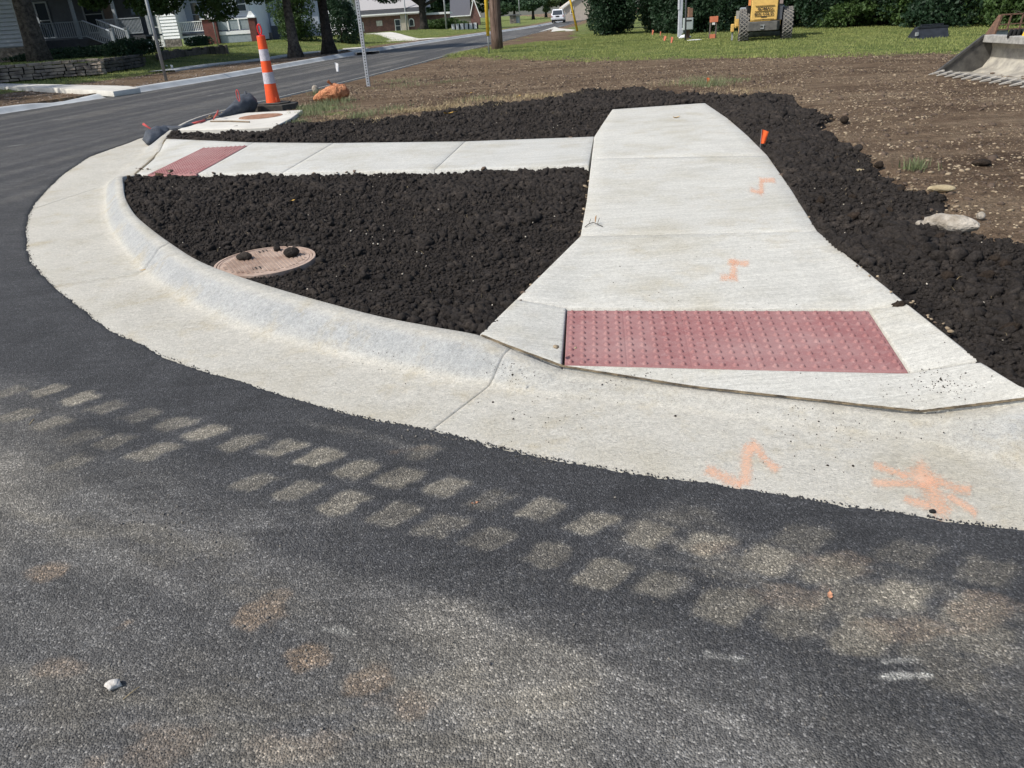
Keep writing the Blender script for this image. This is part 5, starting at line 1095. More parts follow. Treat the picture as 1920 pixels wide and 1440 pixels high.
# white columned porch beyond the hedge gap
t = thing('columned_porch', 'row of white columns seen through the gap in the hedge', 'porch', (xw(1150, 30, 75), 75, 0)); Y = 75
for px in (1137, 1145, 1152, 1159, 1167):
    mb = MB(); mb.lathe([(.14, 0), (.14, .2), (.10, .25), (.09, 4.0), (.13, 4.1)], (xw(px, 25, Y), Y, .9), 14); mb.build('column', M_trim, t, True)
mb = MB(); mb.box((xw(1132, 25, Y), Y+1.5, .6), (xw(1172, 25, Y), Y+4, 5)); mb.build('wall', M_trim, t); mb = MB(); mb.box((xw(1130, 25, Y), Y-.3, .6), (xw(1174, 25, Y), Y+1.45, .88)); mb.build('floor', M_trim, t)

# ================================================================ WALLS, PATHS, DRIVEWAYS OVER THE STREET
def stonewall(name, pts, h, th, label, seed, mat, sz=.34, group=None, vertical=False):
    r = random.Random(seed); t = thing(name, label, 'stone wall', tuple(np.array(pts[0])), group); L = resample(pts, 80); seg = np.r_[0, np.cumsum(np.linalg.norm(np.diff(L, axis=0), axis=1))]; mb = MB(); z = 0
    v0, f0 = ico(1)
    row = 0
    while z < h-.04:
        rh = r.uniform(.10, .17) if not vertical else h; s = -r.uniform(0, .2)
        while s < seg[-1]:
            w = r.uniform(.7, 1.6)*sz if not vertical else r.uniform(.18, .3); c = s+w/2
            x = np.interp(c, seg, L[:, 0]); y = np.interp(c, seg, L[:, 1]); zz = np.interp(c, seg, L[:, 2]); x2 = np.interp(c+.1, seg, L[:, 0]); y2 = np.interp(c+.1, seg, L[:, 1]); a = math.atan2(y2-y, x2-x) if c < seg[-1]-.1 else 0
            hh = rh*r.uniform(.85, 1.08) if not vertical else h*r.uniform(.75, 1.05)
            mb.M = Matrix.Translation((x, y, zz+z+hh/2)) @ Matrix.Rotation(a+r.uniform(-.06, .06), 4, 'Z') @ Matrix.Rotation(r.uniform(-.05, .05), 4, 'Y')
            e = [(sx*w*.49*r.uniform(.86, 1), sy*th*.5*r.uniform(.75, 1.1), sz_*hh*.49*r.uniform(.8, 1)) for sz_ in (-1, 1) for sx, sy in ((-1, -1), (1, -1), (1, 1), (-1, 1))]
            mb.add(e, [(0, 3, 2, 1), (4, 5, 6, 7), (0, 1, 5, 4), (1, 2, 6, 5), (2, 3, 7, 6), (3, 0, 4, 7)]); s += w
        z += rh; row += 1
    mb.M = None; mb.build('stones', mat, t, bevel=.015); mb = MB()
    for i in range(0, 79): mb.beam(L[i]+[0, .05, h*.42], L[i+1]+[0, .05, h*.42], th*.7, h*.8)
    mb.build('core', M_blk, t); return t
M_wall = simple('field_stone', (.40, .33, .26), (.17, .14, .12), 2.2, .95, .7, 12, space='world', bd=.03)
stonewall('stone_wall', [G(-60, 162, .2), G(0, 155, .2), G(100, 146, .2), G(190, 139, .2)], .60, .35, 'dry stacked field stone wall in front of the left houses', 1, M_wall)
stonewall('stone_wall', [G(194, 136, .2), G(230, 131, .2), G(266, 125, .2)], .50, .35, 'shorter dark stretch of field stone wall hung with ivy', 2, simple('dark_field_stone', (.13, .115, .10), (.06, .055, .05), 2.2, .95, .7, 12, space='world', bd=.03))
stonewall('stone_edging', [G(300, 120, .2), G(345, 113, .25), G(390, 108, .25), G(426, 104, .28)], .62, .25, 'edging of upright dark stone slabs at the end of the lawn', 3, simple('slab_stone', (.17, .15, .14), (.08, .075, .07), 2.2, .95, .7, 12, space='world', bd=.03), vertical=True)
def pad(name, pts, th, mat, zoff=.0):
    mb = MB(); n = len(pts); P_ = [np.array([p[0], p[1], gzs(p[0], p[1])+zoff]) for p in pts]; mb.add([tuple(p) for p in P_]+[tuple(p-[0, 0, th]) for p in P_], [tuple(range(n))]+[(i, i+n, (i+1) % n+n, (i+1) % n) for i in range(n)]); return kind(mb.build(name, mat), 'structure')
def flat(name, pix, z, mat):
    pts = [G(a, b, zz) for a, b, zz in pix]; n = len(pts); mb = MB(); mb.add([tuple(p) for p in pts]+[tuple(p-np.array([0, 0, .12])) for p in pts], [tuple(range(n))]+[(i, i+n, (i+1) % n+n, (i+1) % n) for i in range(n)]); return kind(mb.build(name, mat), 'structure')
kind(slabs('driveway_apron', [(g3((-60, 155.5, .235), (100, 158, .23), (240, 161, .21), (262, 164.5, .165)), g3((-60, 161, .235), (100, 165, .23), (180, 169.5, .21), (212, 171.5, .165)))], M_conc_white), 'structure')
def ribbon(name, px, w, mat, lift=.03):
    """a path over the ground: centre line in plan, even width"""
    L = resample([(a, b) for a, b in px], 40); vs = []; fs = []
    for i, q in enumerate(L):
        d = L[min(i+1, 39)]-L[max(i-1, 0)]; d /= np.linalg.norm(d); nn_ = np.array([-d[1], d[0]])
        for s_ in (-.5, .5): p = q+nn_*w*s_; vs.append((p[0], p[1], gzs(q[0], q[1])+lift))
    for i in range(39): fs.append((2*i, 2*i+2, 2*i+3, 2*i+1))
    n = len(vs); vs += [(a, b, c-.1) for a, b, c in vs]
    for i in range(39): fs += [(2*i, 2*i+n, 2*i+2+n, 2*i+2), (2*i+1, 2*i+3, 2*i+3+n, 2*i+1+n)]
    mb = MB(); mb.add(vs, fs); return kind(mb.build(name, mat), 'structure')
ribbon('path', [G(300, 124, .35)[:2], G(400, 111, .35)[:2], G(470, 104, .35)[:2], G(520, 98, .35)[:2], G(545, 92, .4)[:2], G(590, 87, .4)[:2], G(650, 84, .4)[:2]], 1.3, M_conc_far, .05)
flat('driveway_apron', [(682, 95, .02), (735, 90, .08), (760, 83, .04), (846, 72, -.08), (838, 70.5, .0), (745, 71, .05), (700, 73, .07), (640, 80, .16)], 0, M_conc_white) if False else None
ribbon('path', [G(690, 98, .1)[:2], G(660, 88, .15)[:2]], 1.2, M_conc_white, .04)
ribbon('path', [G(700, 72.5, -.0)[:2], G(760, 75, -.0)[:2], G(815, 75, -.05)[:2]], 3.2, M_conc_white, .04)
flat('driveway_apron', [(1002, 62.5, .02), (1040, 50, -.02), (1048, 53, .0), (1080, 56, .03), (1060, 60, .03)], 0, M_conc_white)

# ================================================================ POLES, SIGNS, FLAGS
M_galv = simple('galvanised_steel', (.42, .44, .46), (.30, .32, .34), 14, .5, .1, metal=.5)
M_galvd = simple('dull_steel', (.34, .36, .37), (.26, .27, .28), 10, .6, .1, metal=.2)
M_yel = simple('yellow_plastic', (.75, .50, .05), (.62, .40, .04), 6, .5, .1)
M_org = simple('orange_plastic', (.85, .10, .02), (.75, .085, .02), 6, .45, .05, spec=.4)
M_orgf = simple('orange_flag', (.88, .14, .03), (.75, .10, .03), 20, .7, .1)
M_refl = simple('white_reflective', (.56, .54, .58), (.42, .40, .44), 30, .5, .2, 50)
k = NT('pole_wood'); p = k.mapn(k.pos('obj'), (1, 1, .06)); n1 = k.noise(p, 26, 6, .7); n2 = k.noise(k.pos('obj'), .7, 3)
M_wood = k.fin(k.mix(1.0, k.ramp(n1, [(.36, (.045, .028, .022)), (.5, (.15, .098, .075)), (.68, (.27, .20, .165))]), k.ramp(n2, [(.35, .6), (.6, 1.15)]), 'MULTIPLY'), .9, k.bump(n1, 1.0, .03))
c = G(932.5, 91, .26); t = thing('utility_pole', 'thick brown wooden utility pole at the road edge of the lot', 'utility pole', tuple(c))
D = c[1]; mb = MB(); mb.tube([(c[0], c[1], c[2]-.3), (c[0]-.0, c[1], c[2]+.5), (c[0], c[1], c[2]+9.5)], [22.5*D/1550/2*1.02, 22*D/1550/2, .17], 28); mb.build('pole', M_wood, t, True)
mb = MB(); mb.box((c[0]-1.2, c[1]-.1, c[2]+8.6), (c[0]+1.2, c[1]+.02, c[2]+8.75)); mb.build('crossarm', M_wood, t)
def guy(px0, py0, px1, py1, z, ysplit, label, top_off, w):
    a = G(px0, py0, z); Y1 = a[1]+top_off; b = W(px1, py1, Y1); d = b-a; b2 = a+d*2.2; s = a+d*ysplit; t = thing('guy_wire', label, 'guy wire', tuple(a), 'guy wires with yellow guards')
    mb = MB(); mb.tube([a, s, b2+d], .016 if w < .07 else .03, 8); mb.build('wire', M_galv, t, True); mb = MB(); mb.tube([s, b2], w/2, 12); mb.build('yellow_guard', M_yel, t, True)
guy(917, 101, 911, 0, .18, .34, 'guy wire with yellow guard just left of the wooden utility pole', .3, .13)
guy(1083, 60, 1069, 0, .05, .03, 'leaning yellow guy wire guard left of the dark hedge', .5, .15)
# perforated sign post
kk = NT('perforated_steel'); sx_ = kk.n('ShaderNodeSeparateXYZ'); kk.l(kk.pos('obj'), sx_.inputs[0]); zf = kk.math('MULTIPLY', kk.math('SUBTRACT', kk.math('FRACT', kk.math('MULTIPLY', sx_.outputs[2], 16.0)), .5), .0625)
mn = kk.math('MINIMUM', kk.math('ABSOLUTE', sx_.outputs[0]), kk.math('ABSOLUTE', sx_.outputs[1])); dd_ = kk.math('SQRT', kk.math('ADD', kk.math('MULTIPLY', zf, zf), kk.math('MULTIPLY', mn, mn)))
M_perf = kk.fin(kk.mix(kk.math('LESS_THAN', dd_, .015), (.42, .44, .46), (.02, .02, .02)), .5, None, .4, .3)
a = G(691, 160, .12); t = thing('sign_post', 'perforated square steel sign post without a sign beside the road', 'sign post', tuple(a)); hh = 3.2; w = .085
mb = MB(); mb.box((a[0]-w/2, a[1]-w/2, a[2]-.2), (a[0]+w/2, a[1]+w/2, a[2]+hh)); mb.build('post', M_perf, t, bevel=.006)
a = G(311, 147, .15); mb = MB(); mb.tube([a-[0, 0, .1], a+[0, 0, 4.2]], .055, 12); tag(mb.build('metal_pole', M_galvd, None, True, loc=a), 'plain grey metal pole on the far verge before the porch house', 'pole')
a = G(409, 85, .62); mb = MB(); mb.tube([a, a+[0, 0, 3.2]], .05, 8); tag(mb.build('metal_pole', M_galvd, None, True, loc=a), 'thin grey pole in front of the brick pillar', 'pole')
for px, py, lb, hgt, w_ in ((764, 60, 'pale pole in front of the church stone pier', 6, .22), (838, 62, 'grey pole above the flat church wing', 7, .2), (975, 47, 'thin far pole right of the wooden utility pole', 6, .12)):
    a = G(px, py, -.3); a[2] = -.4; mb = MB(); mb.tube([a, a+[0, 0, hgt]], w_/2, 8); tag(mb.build('light_pole', M_galvd, None, True, loc=a), lb, 'pole')
# grey square column with pipe
a = G(1274, 70, .06); t = thing('steel_column', 'square white grey steel column before the dark hedge', 'pole', tuple(a)); w = .165
mb = MB(); mb.box((a[0]-w/2, a[1]-w/2, a[2]-.1), (a[0]+w/2, a[1]+w/2, a[2]+6)); mb.build('column', simple('white_grey_steel', (.55, .57, .62), (.46, .48, .52), 5, .5, .05), t, bevel=.01)
mb = MB(); mb.box((a[0]-w/2-.03, a[1]-w/2-.02, a[2]+1.15), (a[0]-w/2+.02, a[1]+w/2, a[2]+6)); mb.build('side_conduit', simple('white_conduit', (.6, .62, .66), None, 5, .5, .05), t)
# meter cabinet
a = G(1290, 74, .06); t = thing('meter_cabinet', 'grey meter cabinet on a wooden post beside the steel column', 'electrical cabinet', tuple(a)); Y = a[1]
x0, x1 = xw(1281, 50, Y), xw(1298.5, 50, Y); z0, z1 = zw(1290, 56, Y), zw(1290, 33.5, Y)
mb = MB(); mb.box((x0, Y-.12, z0), (x1, Y+.12, z1)); o = mb.build('cabinet', simple('grey_cabinet', (.38, .43, .42), (.33, .37, .37), 4, .5, .05), t, bevel=.02)
mb = MB(); mb.box((x0+.03, Y-.128, z0+.03), (x1-.03, Y-.121, z1-.03)); d_ = mb.build('cabinet_door', simple('grey_door', (.42, .47, .46), (.37, .41, .41), 4, .5, .05), t); mb = MB(); mb.box((x0+.1, Y-.134, z1-.13), (x1-.08, Y-.129, z1-.08)); mb.build('vent_slot', M_blk, d_)
mb = MB(); mb.box(((x0+x1)/2-.02, Y+.125, a[2]-.1), ((x0+x1)/2+.13, Y+.25, z1+.02)); mb.build('post', M_wood, t)
mb = MB(); mb.box(((x0+x1)/2-.0, Y-.05, z1+.03), ((x0+x1)/2+.17, Y+.15, z1+.36)); mb.lathe([(.0, z1+.40), (.06, z1+.39), (.07, z1+.361)], ((x0+x1)/2+.03, Y+.05, 0), 12); mb.build('brown_box', simple('brown_wood_box', (.27, .16, .11), (.18, .1, .07), 20), t)
mb = MB(); p0 = G(1285, 78, .06); mb.tube([p0, W(1286.5, 0, p0[1]), W(1286.5, 0, p0[1])+[0, 0, 3]], .035, 8); mb.build('conduit', M_deck, t, True)
# orange panel sign
a = G(1330, 73, .06); b = G(1340, 72.5, .06); Y = (a[1]+b[1])/2; t = thing('panel_sign', 'two legged stand with orange panels and a white sticker', 'sign', (a[0], Y, .06))
xa_, xb_ = xw(1329.5, 72, Y), xw(1341, 72, Y); za, zb1 = zw(1335, 72, Y)-.05, zw(1337, 31, Y)
xt = xw(1333.5, 31, Y); xt2 = xw(1344, 31, Y); M_leg = simple('brown_leg', (.16, .14, .13), (.1, .09, .085), 10)
mb = MB(); mb.beam((xa_, Y, za), (xt, Y, zb1), .05); mb.build('leg', M_leg, t); mb = MB(); mb.beam((xb_, Y, za), (xt2, Y, zb1), .05); mb.build('leg', M_leg, t)
M_op = simple('faded_orange_panel', (.72, .26, .15), (.62, .2, .11), 6, .6, .05)
mb = MB(); mb.box((xt-.06, Y-.045, zw(1337, 41.5, Y)), (xt2+.05, Y-.03, zb1+.01)); mb.build('top_panel', M_op, t); mb = MB(); mb.box((xa_+.01, Y-.045, zw(1333, 72, Y)), (xb_-.02, Y-.03, zw(1333, 64, Y))); mb.build('bottom_panel', M_op, t)
mb = MB(); q = .0; mb.box((xt+.05, Y-.05, zw(1337, 46.5, Y)), (xt2-.07, Y-.035, zw(1337, 42.2, Y))); mb.build('sticker', M_trim, t)
def flag(px, py, z, h, fw, fh, mat, label, lean=0.0, group='utility marker flags'):
    a = G(px, py, z); t = thing('marker_flag', label, 'flag', tuple(a), group); mb = MB(); tp = a+[lean, 0, h]; mb.tube([a-[0, 0, .03], tp], .0018+h*.003, 5); mb.build('wire', M_galvd, t)
    n = 6; vs = []; fs = []
    for i in range(n+1):
        u = i/n
        for j in range(4): v = j/3; vs.append((tp[0]-lean*v*.5+u*fw*(1-.25*v), tp[1]+.12*fw*math.sin(u*5+v*2), tp[2]-v*fh-u*fh*.18*(1-v)))
    for i in range(n):
        for j in range(3): fs.append((i*4+j, (i+1)*4+j, (i+1)*4+j+1, i*4+j+1))
    mb = MB(); mb.add(vs, fs); mb.build('flag', mat, t, True); return t
flag(1425.5, 274, .17, .165, .07, .14, M_orgf, 'bright orange flag on the soil bank beside the wide walk')
M_orgp = simple('pale_orange_flag', (.72, .23, .13), (.6, .18, .1), 20, .7, .1); M_wf = simple('white_flag', (.8, .8, .8), (.7, .7, .7), 20, .7, .1)
for (px, py, h, fw, fh, mt, lb) in [(1324, 160, .14, .075, .13, M_orgf, 'orange flag in the grass tuft on the brown dirt'), (1222, 71, .35, .09, .22, M_orgp, 'leftmost orange flag before the hedge, with a wavy tip'), (1237, 70, .26, .06, .18, M_orgp, 'smallest orange flag before the hedge'), (1244, 79, .24, .12, .19, M_orgp, 'orange flag topped with pale green before the hedge'),
                               (1257, 85, .30, .10, .22, M_orgp, 'rightmost orange flag of the four before the hedge'), (632, 138, .34, .12, .28, M_wf, 'white flag standing in front of the new street asphalt'), (322, 130, .20, .13, .18, M_wf, 'larger white flag on the far mulch verge'), (313, 127, .13, .09, .12, M_wf, 'smaller white flag on the far mulch verge')]:
    flag(px, py, .1, h, fw, fh, mt, lb, lean=-.03 if mt is M_wf else .0)
def litter(px, py, z, s, label, seed, mat, st=(1, .5, .35), name='plastic_sheet'):
    v, f = ico(3); q = G(px, py, z); d = 1+.7*(fbm(v[:, 0]*2+seed, v[:, 1]*2+v[:, 2], seed, 3)-.5); V = v*d[:, None]*np.array(st)*s; return tag(mk(name, V+q+[0, 0, s*st[2]*.5], f, mat, smooth=True, loc=q), label, 'litter')
M_plas = simple('white_plastic', (.75, .77, .78), (.55, .57, .6), 12, .4, .4, 20)
litter(1284, 72, .08, .28, 'white plastic sheet crumpled at the foot of the steel column', 3, M_plas); litter(1303, 76, .08, .26, 'thin white strip lying right of the meter cabinet', 5, M_plas, (1.2, .15, .12)); litter(1277, 64, .1, .16, 'white bag wrapped around the column foot', 8, M_plas, (.8, .5, 1.2)); litter(1003, 90, .1, .2, 'pale rubble in the grass right of the utility pole', 9, M_rock, (1, .5, .3), 'rubble')

# ---------------------------------------------------------------- channelizer
a = G(514, 199, .19); a[2] = .20; t = thing('channelizer', 'orange and white striped channelizer post on a black rubber base', 'traffic channelizer', tuple(a)); c = a
mb = MB(); w = .42; pl = [(-w, -.16), (-.2, -.30), (.22, -.32), (w, -.12), (w, .16), (.2, .34), (-.22, .32), (-w, .14)]
mb.prism([(c[0]+.02+u, c[1]+v) for u, v in pl], .11, .232, axis='Z'); mb.prism([(c[0]+.02+u*.7, c[1]+v*.7) for u, v in pl], .233, .262, axis='Z'); mb.build('rubber_base', simple('black_rubber', (.075, .07, .06), (.05, .047, .042), 12, .85, .3), t, bevel=.012)
def band(z0, z1, mat, nm, e=0.0):
    rr_ = lambda z: .128-.052*min(z/1.28, 1)**.8 + (.012 if z < .34 else 0)*(1-z/.34)
    mb = MB(); zz = np.linspace(z0, z1, 5); mb.lathe([(rr_(q)+e, c[2]+q) for q in zz], (c[0], c[1], 0), 36); return mb.build(nm, mat, t, True)
H0 = 1.26; band(.0, .40, M_org, 'orange_sleeve'); band(.40, .60, M_refl, 'reflective_band', .0015); band(.60, .80, M_org, 'orange_sleeve'); band(.80, 1.0, M_refl, 'reflective_band', .0015); band(1.0, 1.22, M_org, 'orange_sleeve')
mb = MB(); rt = .078; mb.lathe([(rt, c[2]+1.22), (rt*.9, c[2]+1.235), (.03, c[2]+1.24), (0, c[2]+1.24)], (c[0], c[1], 0), 36); pts_ = []
for i in range(21):
    q = i/20*2*math.pi; pts_.append((c[0]+.034*math.sin(q), c[1], c[2]+1.335+.085*(-math.cos(q))))
mb.tube(pts_, .014, 8, False); mb.build('handle', simple('red_handle', (.70, .03, .03), (.55, .02, .02), 8, .4, .05), t, True)
mb = MB(); mb.box((c[0]+.075, c[1]-.128, c[2]+.07), (c[0]+.118, c[1]-.105, c[2]+.16)); mb.build('faded_stamp', simple('stamp', (.25, .04, .02), (.6, .08, .02), 60), t)

# ---------------------------------------------------------------- sandbags
def lump_tube(pts, rad, flat_, n=20, seed=0, amp=.18, sub=8):
    C = crom(np.hstack([np.array(pts), np.array(rad)[:, None]]), sub); vs = []; fs = []; k_ = len(C)
    for i in range(k_):
        d = C[min(i+1, k_-1), :3]-C[max(i-1, 0), :3]; d = d/np.linalg.norm(d); sd_ = np.cross([0, 0, 1], d); sd_ /= np.linalg.norm(sd_)+1e-9; up = np.cross(d, sd_)
        for j in range(n):
            a = 6.28318*j/n; q = 1+amp*(float(vn(np.array([i*.55+seed]), np.array([a*2.2]), seed)[0])-.5)*2+amp*.5*math.sin(a*5+i*.8+seed)
            vs.append(C[i, :3]+sd_*math.cos(a)*C[i, 3]*q+up*math.sin(a)*C[i, 3]*q*flat_)
    for i in range(k_-1):
        for j in range(n): fs.append((i*n+j, i*n+(j+1) % n, (i+1)*n+(j+1) % n, (i+1)*n+j))
    fs += [tuple(range(n))[::-1], tuple(range((k_-1)*n, k_*n))]; return vs, fs
M_sack = simple('orange_mesh_sack', (.66, .30, .15), (.36, .13, .06), 14, .75, 1.0, 26, bd=.06)
q = G(622, 189, .14); t = thing('sandbag', 'orange woven sandbag with ruffled top lying at the road edge', 'sandbag', tuple(q))
v, f = lump_tube([q+[-.36, -.02, .05], q+[-.22, 0, .09], q+[0, .0, .14], q+[.17, .03, .16], q+[.30, .04, .12], q+[.36, .05, .08]], [.03, .10, .15, .17, .12, .03], .95, 22, 3, .14); mb = MB(); mb.add(v, f); mb.build('sack', M_sack, t, True)
mb = MB(); v, f = lump_tube([q+[.10, .0, .24], q+[.04, .0, .32], q+[-.02, -.01, .38]], [.10, .035, .055], .6, 18, 7, .4); mb.add(v, f); mb.build('ruffled_neck', M_sack, t, True)
M_geo = simple('black_geotextile', (.075, .085, .10), (.045, .05, .06), 9, .6, .6, 60, bd=.02); M_geod = simple('black_geotextile_dark', (.03, .033, .038), None, 9, .7, .4, 60)
M_red_s = simple('red_string', (.55, .10, .09), (.42, .07, .07), 20, .7, .1)
q = G(455, 209, .16); q2 = G(300, 262, .03)
t = thing('filter_bag', 'black filter bag with pointed corner behind the inlet slab', 'filter bag', tuple(q), 'black filter bags at the inlet')
A_ = [G(402, 224, .17), G(425, 217, .19), G(448, 211, .22), G(466, 206, .24), G(473, 202, .20)]; A_ = [G(402, 224, .17), G(420, 218, .19)+[0, 0, .02], G(440, 213, .19)+[0, 0, .06], G(458, 209, .19)+[0, 0, .10], G(470, 206, .19)+[0, 0, .12], G(475, 205, .19)+[0, 0, .10]]; v, f = lump_tube(A_, [.015, .05, .10, .155, .17, .08], 1.0, 20, 5, .10); mb = MB(); mb.add(v, f)
tp = G(466, 207, .19); mb.tube([tp+[0, 0, .18], tp+[.01, 0, .27], tp+[.012, 0, .34]], [.10, .045, .006], 10); mb.build('bag', M_geo, t, True)
mb = MB(); e = W(450, 190, A_[2][1]); r_ = [e+[.025*math.sin(u)-.015, 0, .10-.10*math.cos(u)] for u in np.linspace(0, 6.28, 14)]; mb.tube(r_, .009, 5, False); mb.build('red_loop', M_red_s, t, True)
t = thing('filter_bag', 'long black filter sock along the front of the inlet slab', 'filter bag', tuple(q2), 'black filter bags at the inlet')
A_ = [G(278, 268, .05), G(290, 259, .07), G(305, 250, .08), G(322, 244, .12), G(340, 239, .19), G(370, 230, .19), G(402, 222, .19)]; v, f = lump_tube(A_, [.03, .16, .15, .08, .035, .03, .02], .8, 20, 9, .16); mb = MB(); mb.add(v, f); mb.build('sock', M_geo, t, True)
mb = MB(); a = W(283, 243, A_[2][1]); mb.tube([W(292, 246, A_[2][1]), W(280, 240, A_[2][1]), W(268, 232, A_[2][1])], [.012, .014, .022], 6); mb.build('red_string', M_red_s, t, True)
mb = MB(); a = G(402, 222, .2); mb.tube([G(400, 224, .19), G(405, 215, .28), G(409, 207, .33), G(407, 216, .22)], .010, 6); mb.build('red_string', M_red_s, t, True)
mb = MB(); mb.tube([G(360, 232, .2), G(372, 229, .21), G(384, 226, .2)], .018, 6); mb.build('red_string', M_red_s, t, True)

# ---------------------------------------------------------------- big toothed bucket
def bucket(label, x0, y0, y1, L, Hh, zb, mat_out, mat_in, teeth, name='loader_bucket', tilt=0.0, group=None, mat_tooth=None, rail=.09):
    t = thing(name, label, 'bucket', (x0+L*.5, (y0+y1)/2, zb), group); th = .025
    prof = [(0, .03), (L*.70, .0), (L*.88, Hh*.12), (L*.99, Hh*.38), (L*1.0, Hh*.68), (L*.93, Hh)]
    def P3(u, w): return (x0+u*math.cos(tilt)-w*math.sin(tilt), zb+u*math.sin(tilt)+w*math.cos(tilt))
    inn = [P3(u, w) for u, w in prof]; out = [P3(u+(.03 if i > 1 else 0), w-.03 if i < 3 else w) for i, (u, w) in enumerate(prof)]
    mb = MB(); n = len(inn); vs = [(a, y, b) for y in (y0, y1) for a, b in inn]; mb.add(vs, [(i, i+1, n+i+1, n+i) for i in range(n-1)]); mb.build('inner_plate', mat_in, t, False)
    mb = MB(); vs = [(a, y, b) for y in (y0, y1) for a, b in out]; mb.add(vs, [(i, i+1, n+i+1, n+i) for i in range(n-1)]); mb.build('shell', mat_out, t, False)
    for y in (y0, y1):
        s_ = 1 if y == y0 else -1; lo, hi = y-th*(s_ == 1), y+th*(s_ == -1)
        mb = MB(); mb.prism([P3(.03, .0)]+[P3(u, w) for u, w in prof[1:]]+[P3(L*.80, Hh)], lo, hi); sp2 = mb.build('side_plate', mat_out, t)
        mb = MB(); a, b = P3(.02, .03), P3(L*.80, Hh+.02); mb.beam((a[0], y, a[1]), (b[0], y, b[1]), .05, .04); mb.build('side_cutter', mat_out, sp2)
    mb = MB(); a = P3(L*.78, Hh+.005); b = P3(L*1.0, Hh-rail); mb.box((a[0], y0-.01, b[1]), (b[0], y1+.01, a[1]+.02)); mb.build('top_rail', simple('worn_top_rail', (.38, .37, .34), (.24, .235, .22), 14, .7, .3, 40), t, bevel=.008)
    mb = MB(); a = P3(-.03, .035); mb.box((a[0], y0, zb+.005), (a[0]+.12, y1, a[1]+.012)); mb.build('cutting_edge', mat_out, t)
    for i in range(teeth):
        y = y0+(y1-y0)*(i+.5)/teeth; mb = MB(); a = P3(.06, .055); b = P3(-.19, .005); w = .028
        mb.add([(a[0], y-w, a[1]+.02), (a[0], y+w, a[1]+.02), (b[0], y+w*.6, b[1]+.012), (b[0], y-w*.6, b[1]+.012), (a[0], y-w, a[1]-.03), (a[0], y+w, a[1]-.03), (b[0], y+w*.6, b[1]), (b[0], y-w*.6, b[1])],
               [(0, 1, 2, 3), (7, 6, 5, 4), (0, 3, 7, 4), (1, 5, 6, 2), (0, 4, 5, 1), (3, 2, 6, 7)]); mb.build('tooth', mat_tooth or mat_out, t)
    return t
M_bo = simple('dark_worn_steel', (.12, .115, .105), (.06, .058, .055), 7, .6, .3, 30, metal=.3); M_bi = simple('polished_worn_steel', (.46, .43, .36), (.24, .225, .20), 5, .55, .3, 30, metal=.15); M_bt = simple('bright_worn_steel', (.55, .51, .44), (.38, .35, .30), 20, .5, .2, metal=.2)
bk = bucket('big toothed steel bucket lying at the right edge of the dirt', 7.86, 11.2, 13.95, .92, .56, .13, M_bo, M_bi, 11, mat_tooth=M_bt)
for i in range(3):
    c = W(1897+i*8, 80, 13.3); mb = MB(); mb.tube([(c[0]-.05+.05*math.cos(u), c[1]+.04*math.cos(u), .13+.56+.10*math.sin(u)) for u in np.linspace(0, 3.14, 9)], .028, 8); mb.build('hose_loop', M_blk, bk, True)
mb = MB(); c = W(1917, 82, 13.1); mb.beam((c[0], c[1], .68), (c[0]+.06, c[1], .88), .06); mb.build('yellow_lever', M_yel, bk)
M_bb = simple('black_bucket_paint', (.028, .032, .04), (.016, .018, .022), 7, .5, .2)
a = G(1722, 70, .05); b = G(1783, 69, .05); t = thing('black_bucket', 'small black bucket lying face down on the lawn before the hedge', 'bucket', tuple((a+b)/2)); Y = 24.4
x0, x1 = xw(1722, 68, Y), xw(1781, 68, Y); mb = MB(); z0 = .06
mb.add([(x0, Y, z0), (x1, Y, z0), (x1+.08, Y+.35, z0+.36), (x0+.12, Y+.35, z0+.36), (x0, Y+.75, z0), (x1, Y+.75, z0), (x1+.04, Y+.55, z0+.34), (x0+.12, Y+.55, z0+.34)], [(0, 1, 2, 3), (3, 2, 6, 7), (7, 6, 5, 4), (0, 3, 7, 4), (1, 5, 6, 2)]); mb.build('shell', M_bb, t, bevel=.02)
mb = MB(); mb.beam((x0+.1, Y+.3, z0+.33), (x1+.06, Y+.3, z0+.33), .05)
for i in range(9): u = x0+.25+i*(x1-x0-.35)/8; mb.box((u, Y+.38, z0+.36), (u+.06, Y+.46, z0+.41))
mb.build('top_ribs', M_bb, t); mb = MB(); mb.box((x0-.04, Y+.05, z0+.12), (x0+.02, Y+.14, z0+.22)); mb.build('side_bracket', M_galvd, t)
# rusty grid bucket
Y = 22.2; x0 = xw(1861, 71, Y); x1 = x0+1.75; z0 = .06; hh = .64; M_rg = simple('rusty_brown_steel', (.20, .11, .075), (.11, .07, .055), 12, .9, .4, 40); M_gp = simple('grey_steel_plate', (.24, .27, .29), (.14, .155, .17), 7, .7, .3, 30)
t = thing('grid_bucket', 'rusty open grid bucket with grey lower plates behind the toothed bucket', 'bucket', (x0+.9, Y, z0))
mb = MB(); mb.add([(x0, Y, z0), (x0+.04, Y, z0), (x0+.17, Y, z0+hh), (x0+.11, Y, z0+hh), (x0, Y+.5, z0), (x0+.04, Y+.5, z0), (x0+.17, Y+.12, z0+hh), (x0+.11, Y+.12, z0+hh)], [(0, 1, 2, 3), (7, 6, 5, 4), (0, 4, 5, 1), (1, 5, 6, 2), (2, 6, 7, 3), (3, 7, 4, 0)]); mb.build('side_plate', M_rg, t)
mb = MB(); mb.beam((x0+.13, Y, z0+hh), (x1, Y, z0+hh), .035); mb.beam((x0+.10, Y, z0+hh*.62), (x1, Y, z0+hh*.62), .025); mb.beam((x0+.06, Y, z0+hh*.42), (x1, Y, z0+hh*.42), .03)
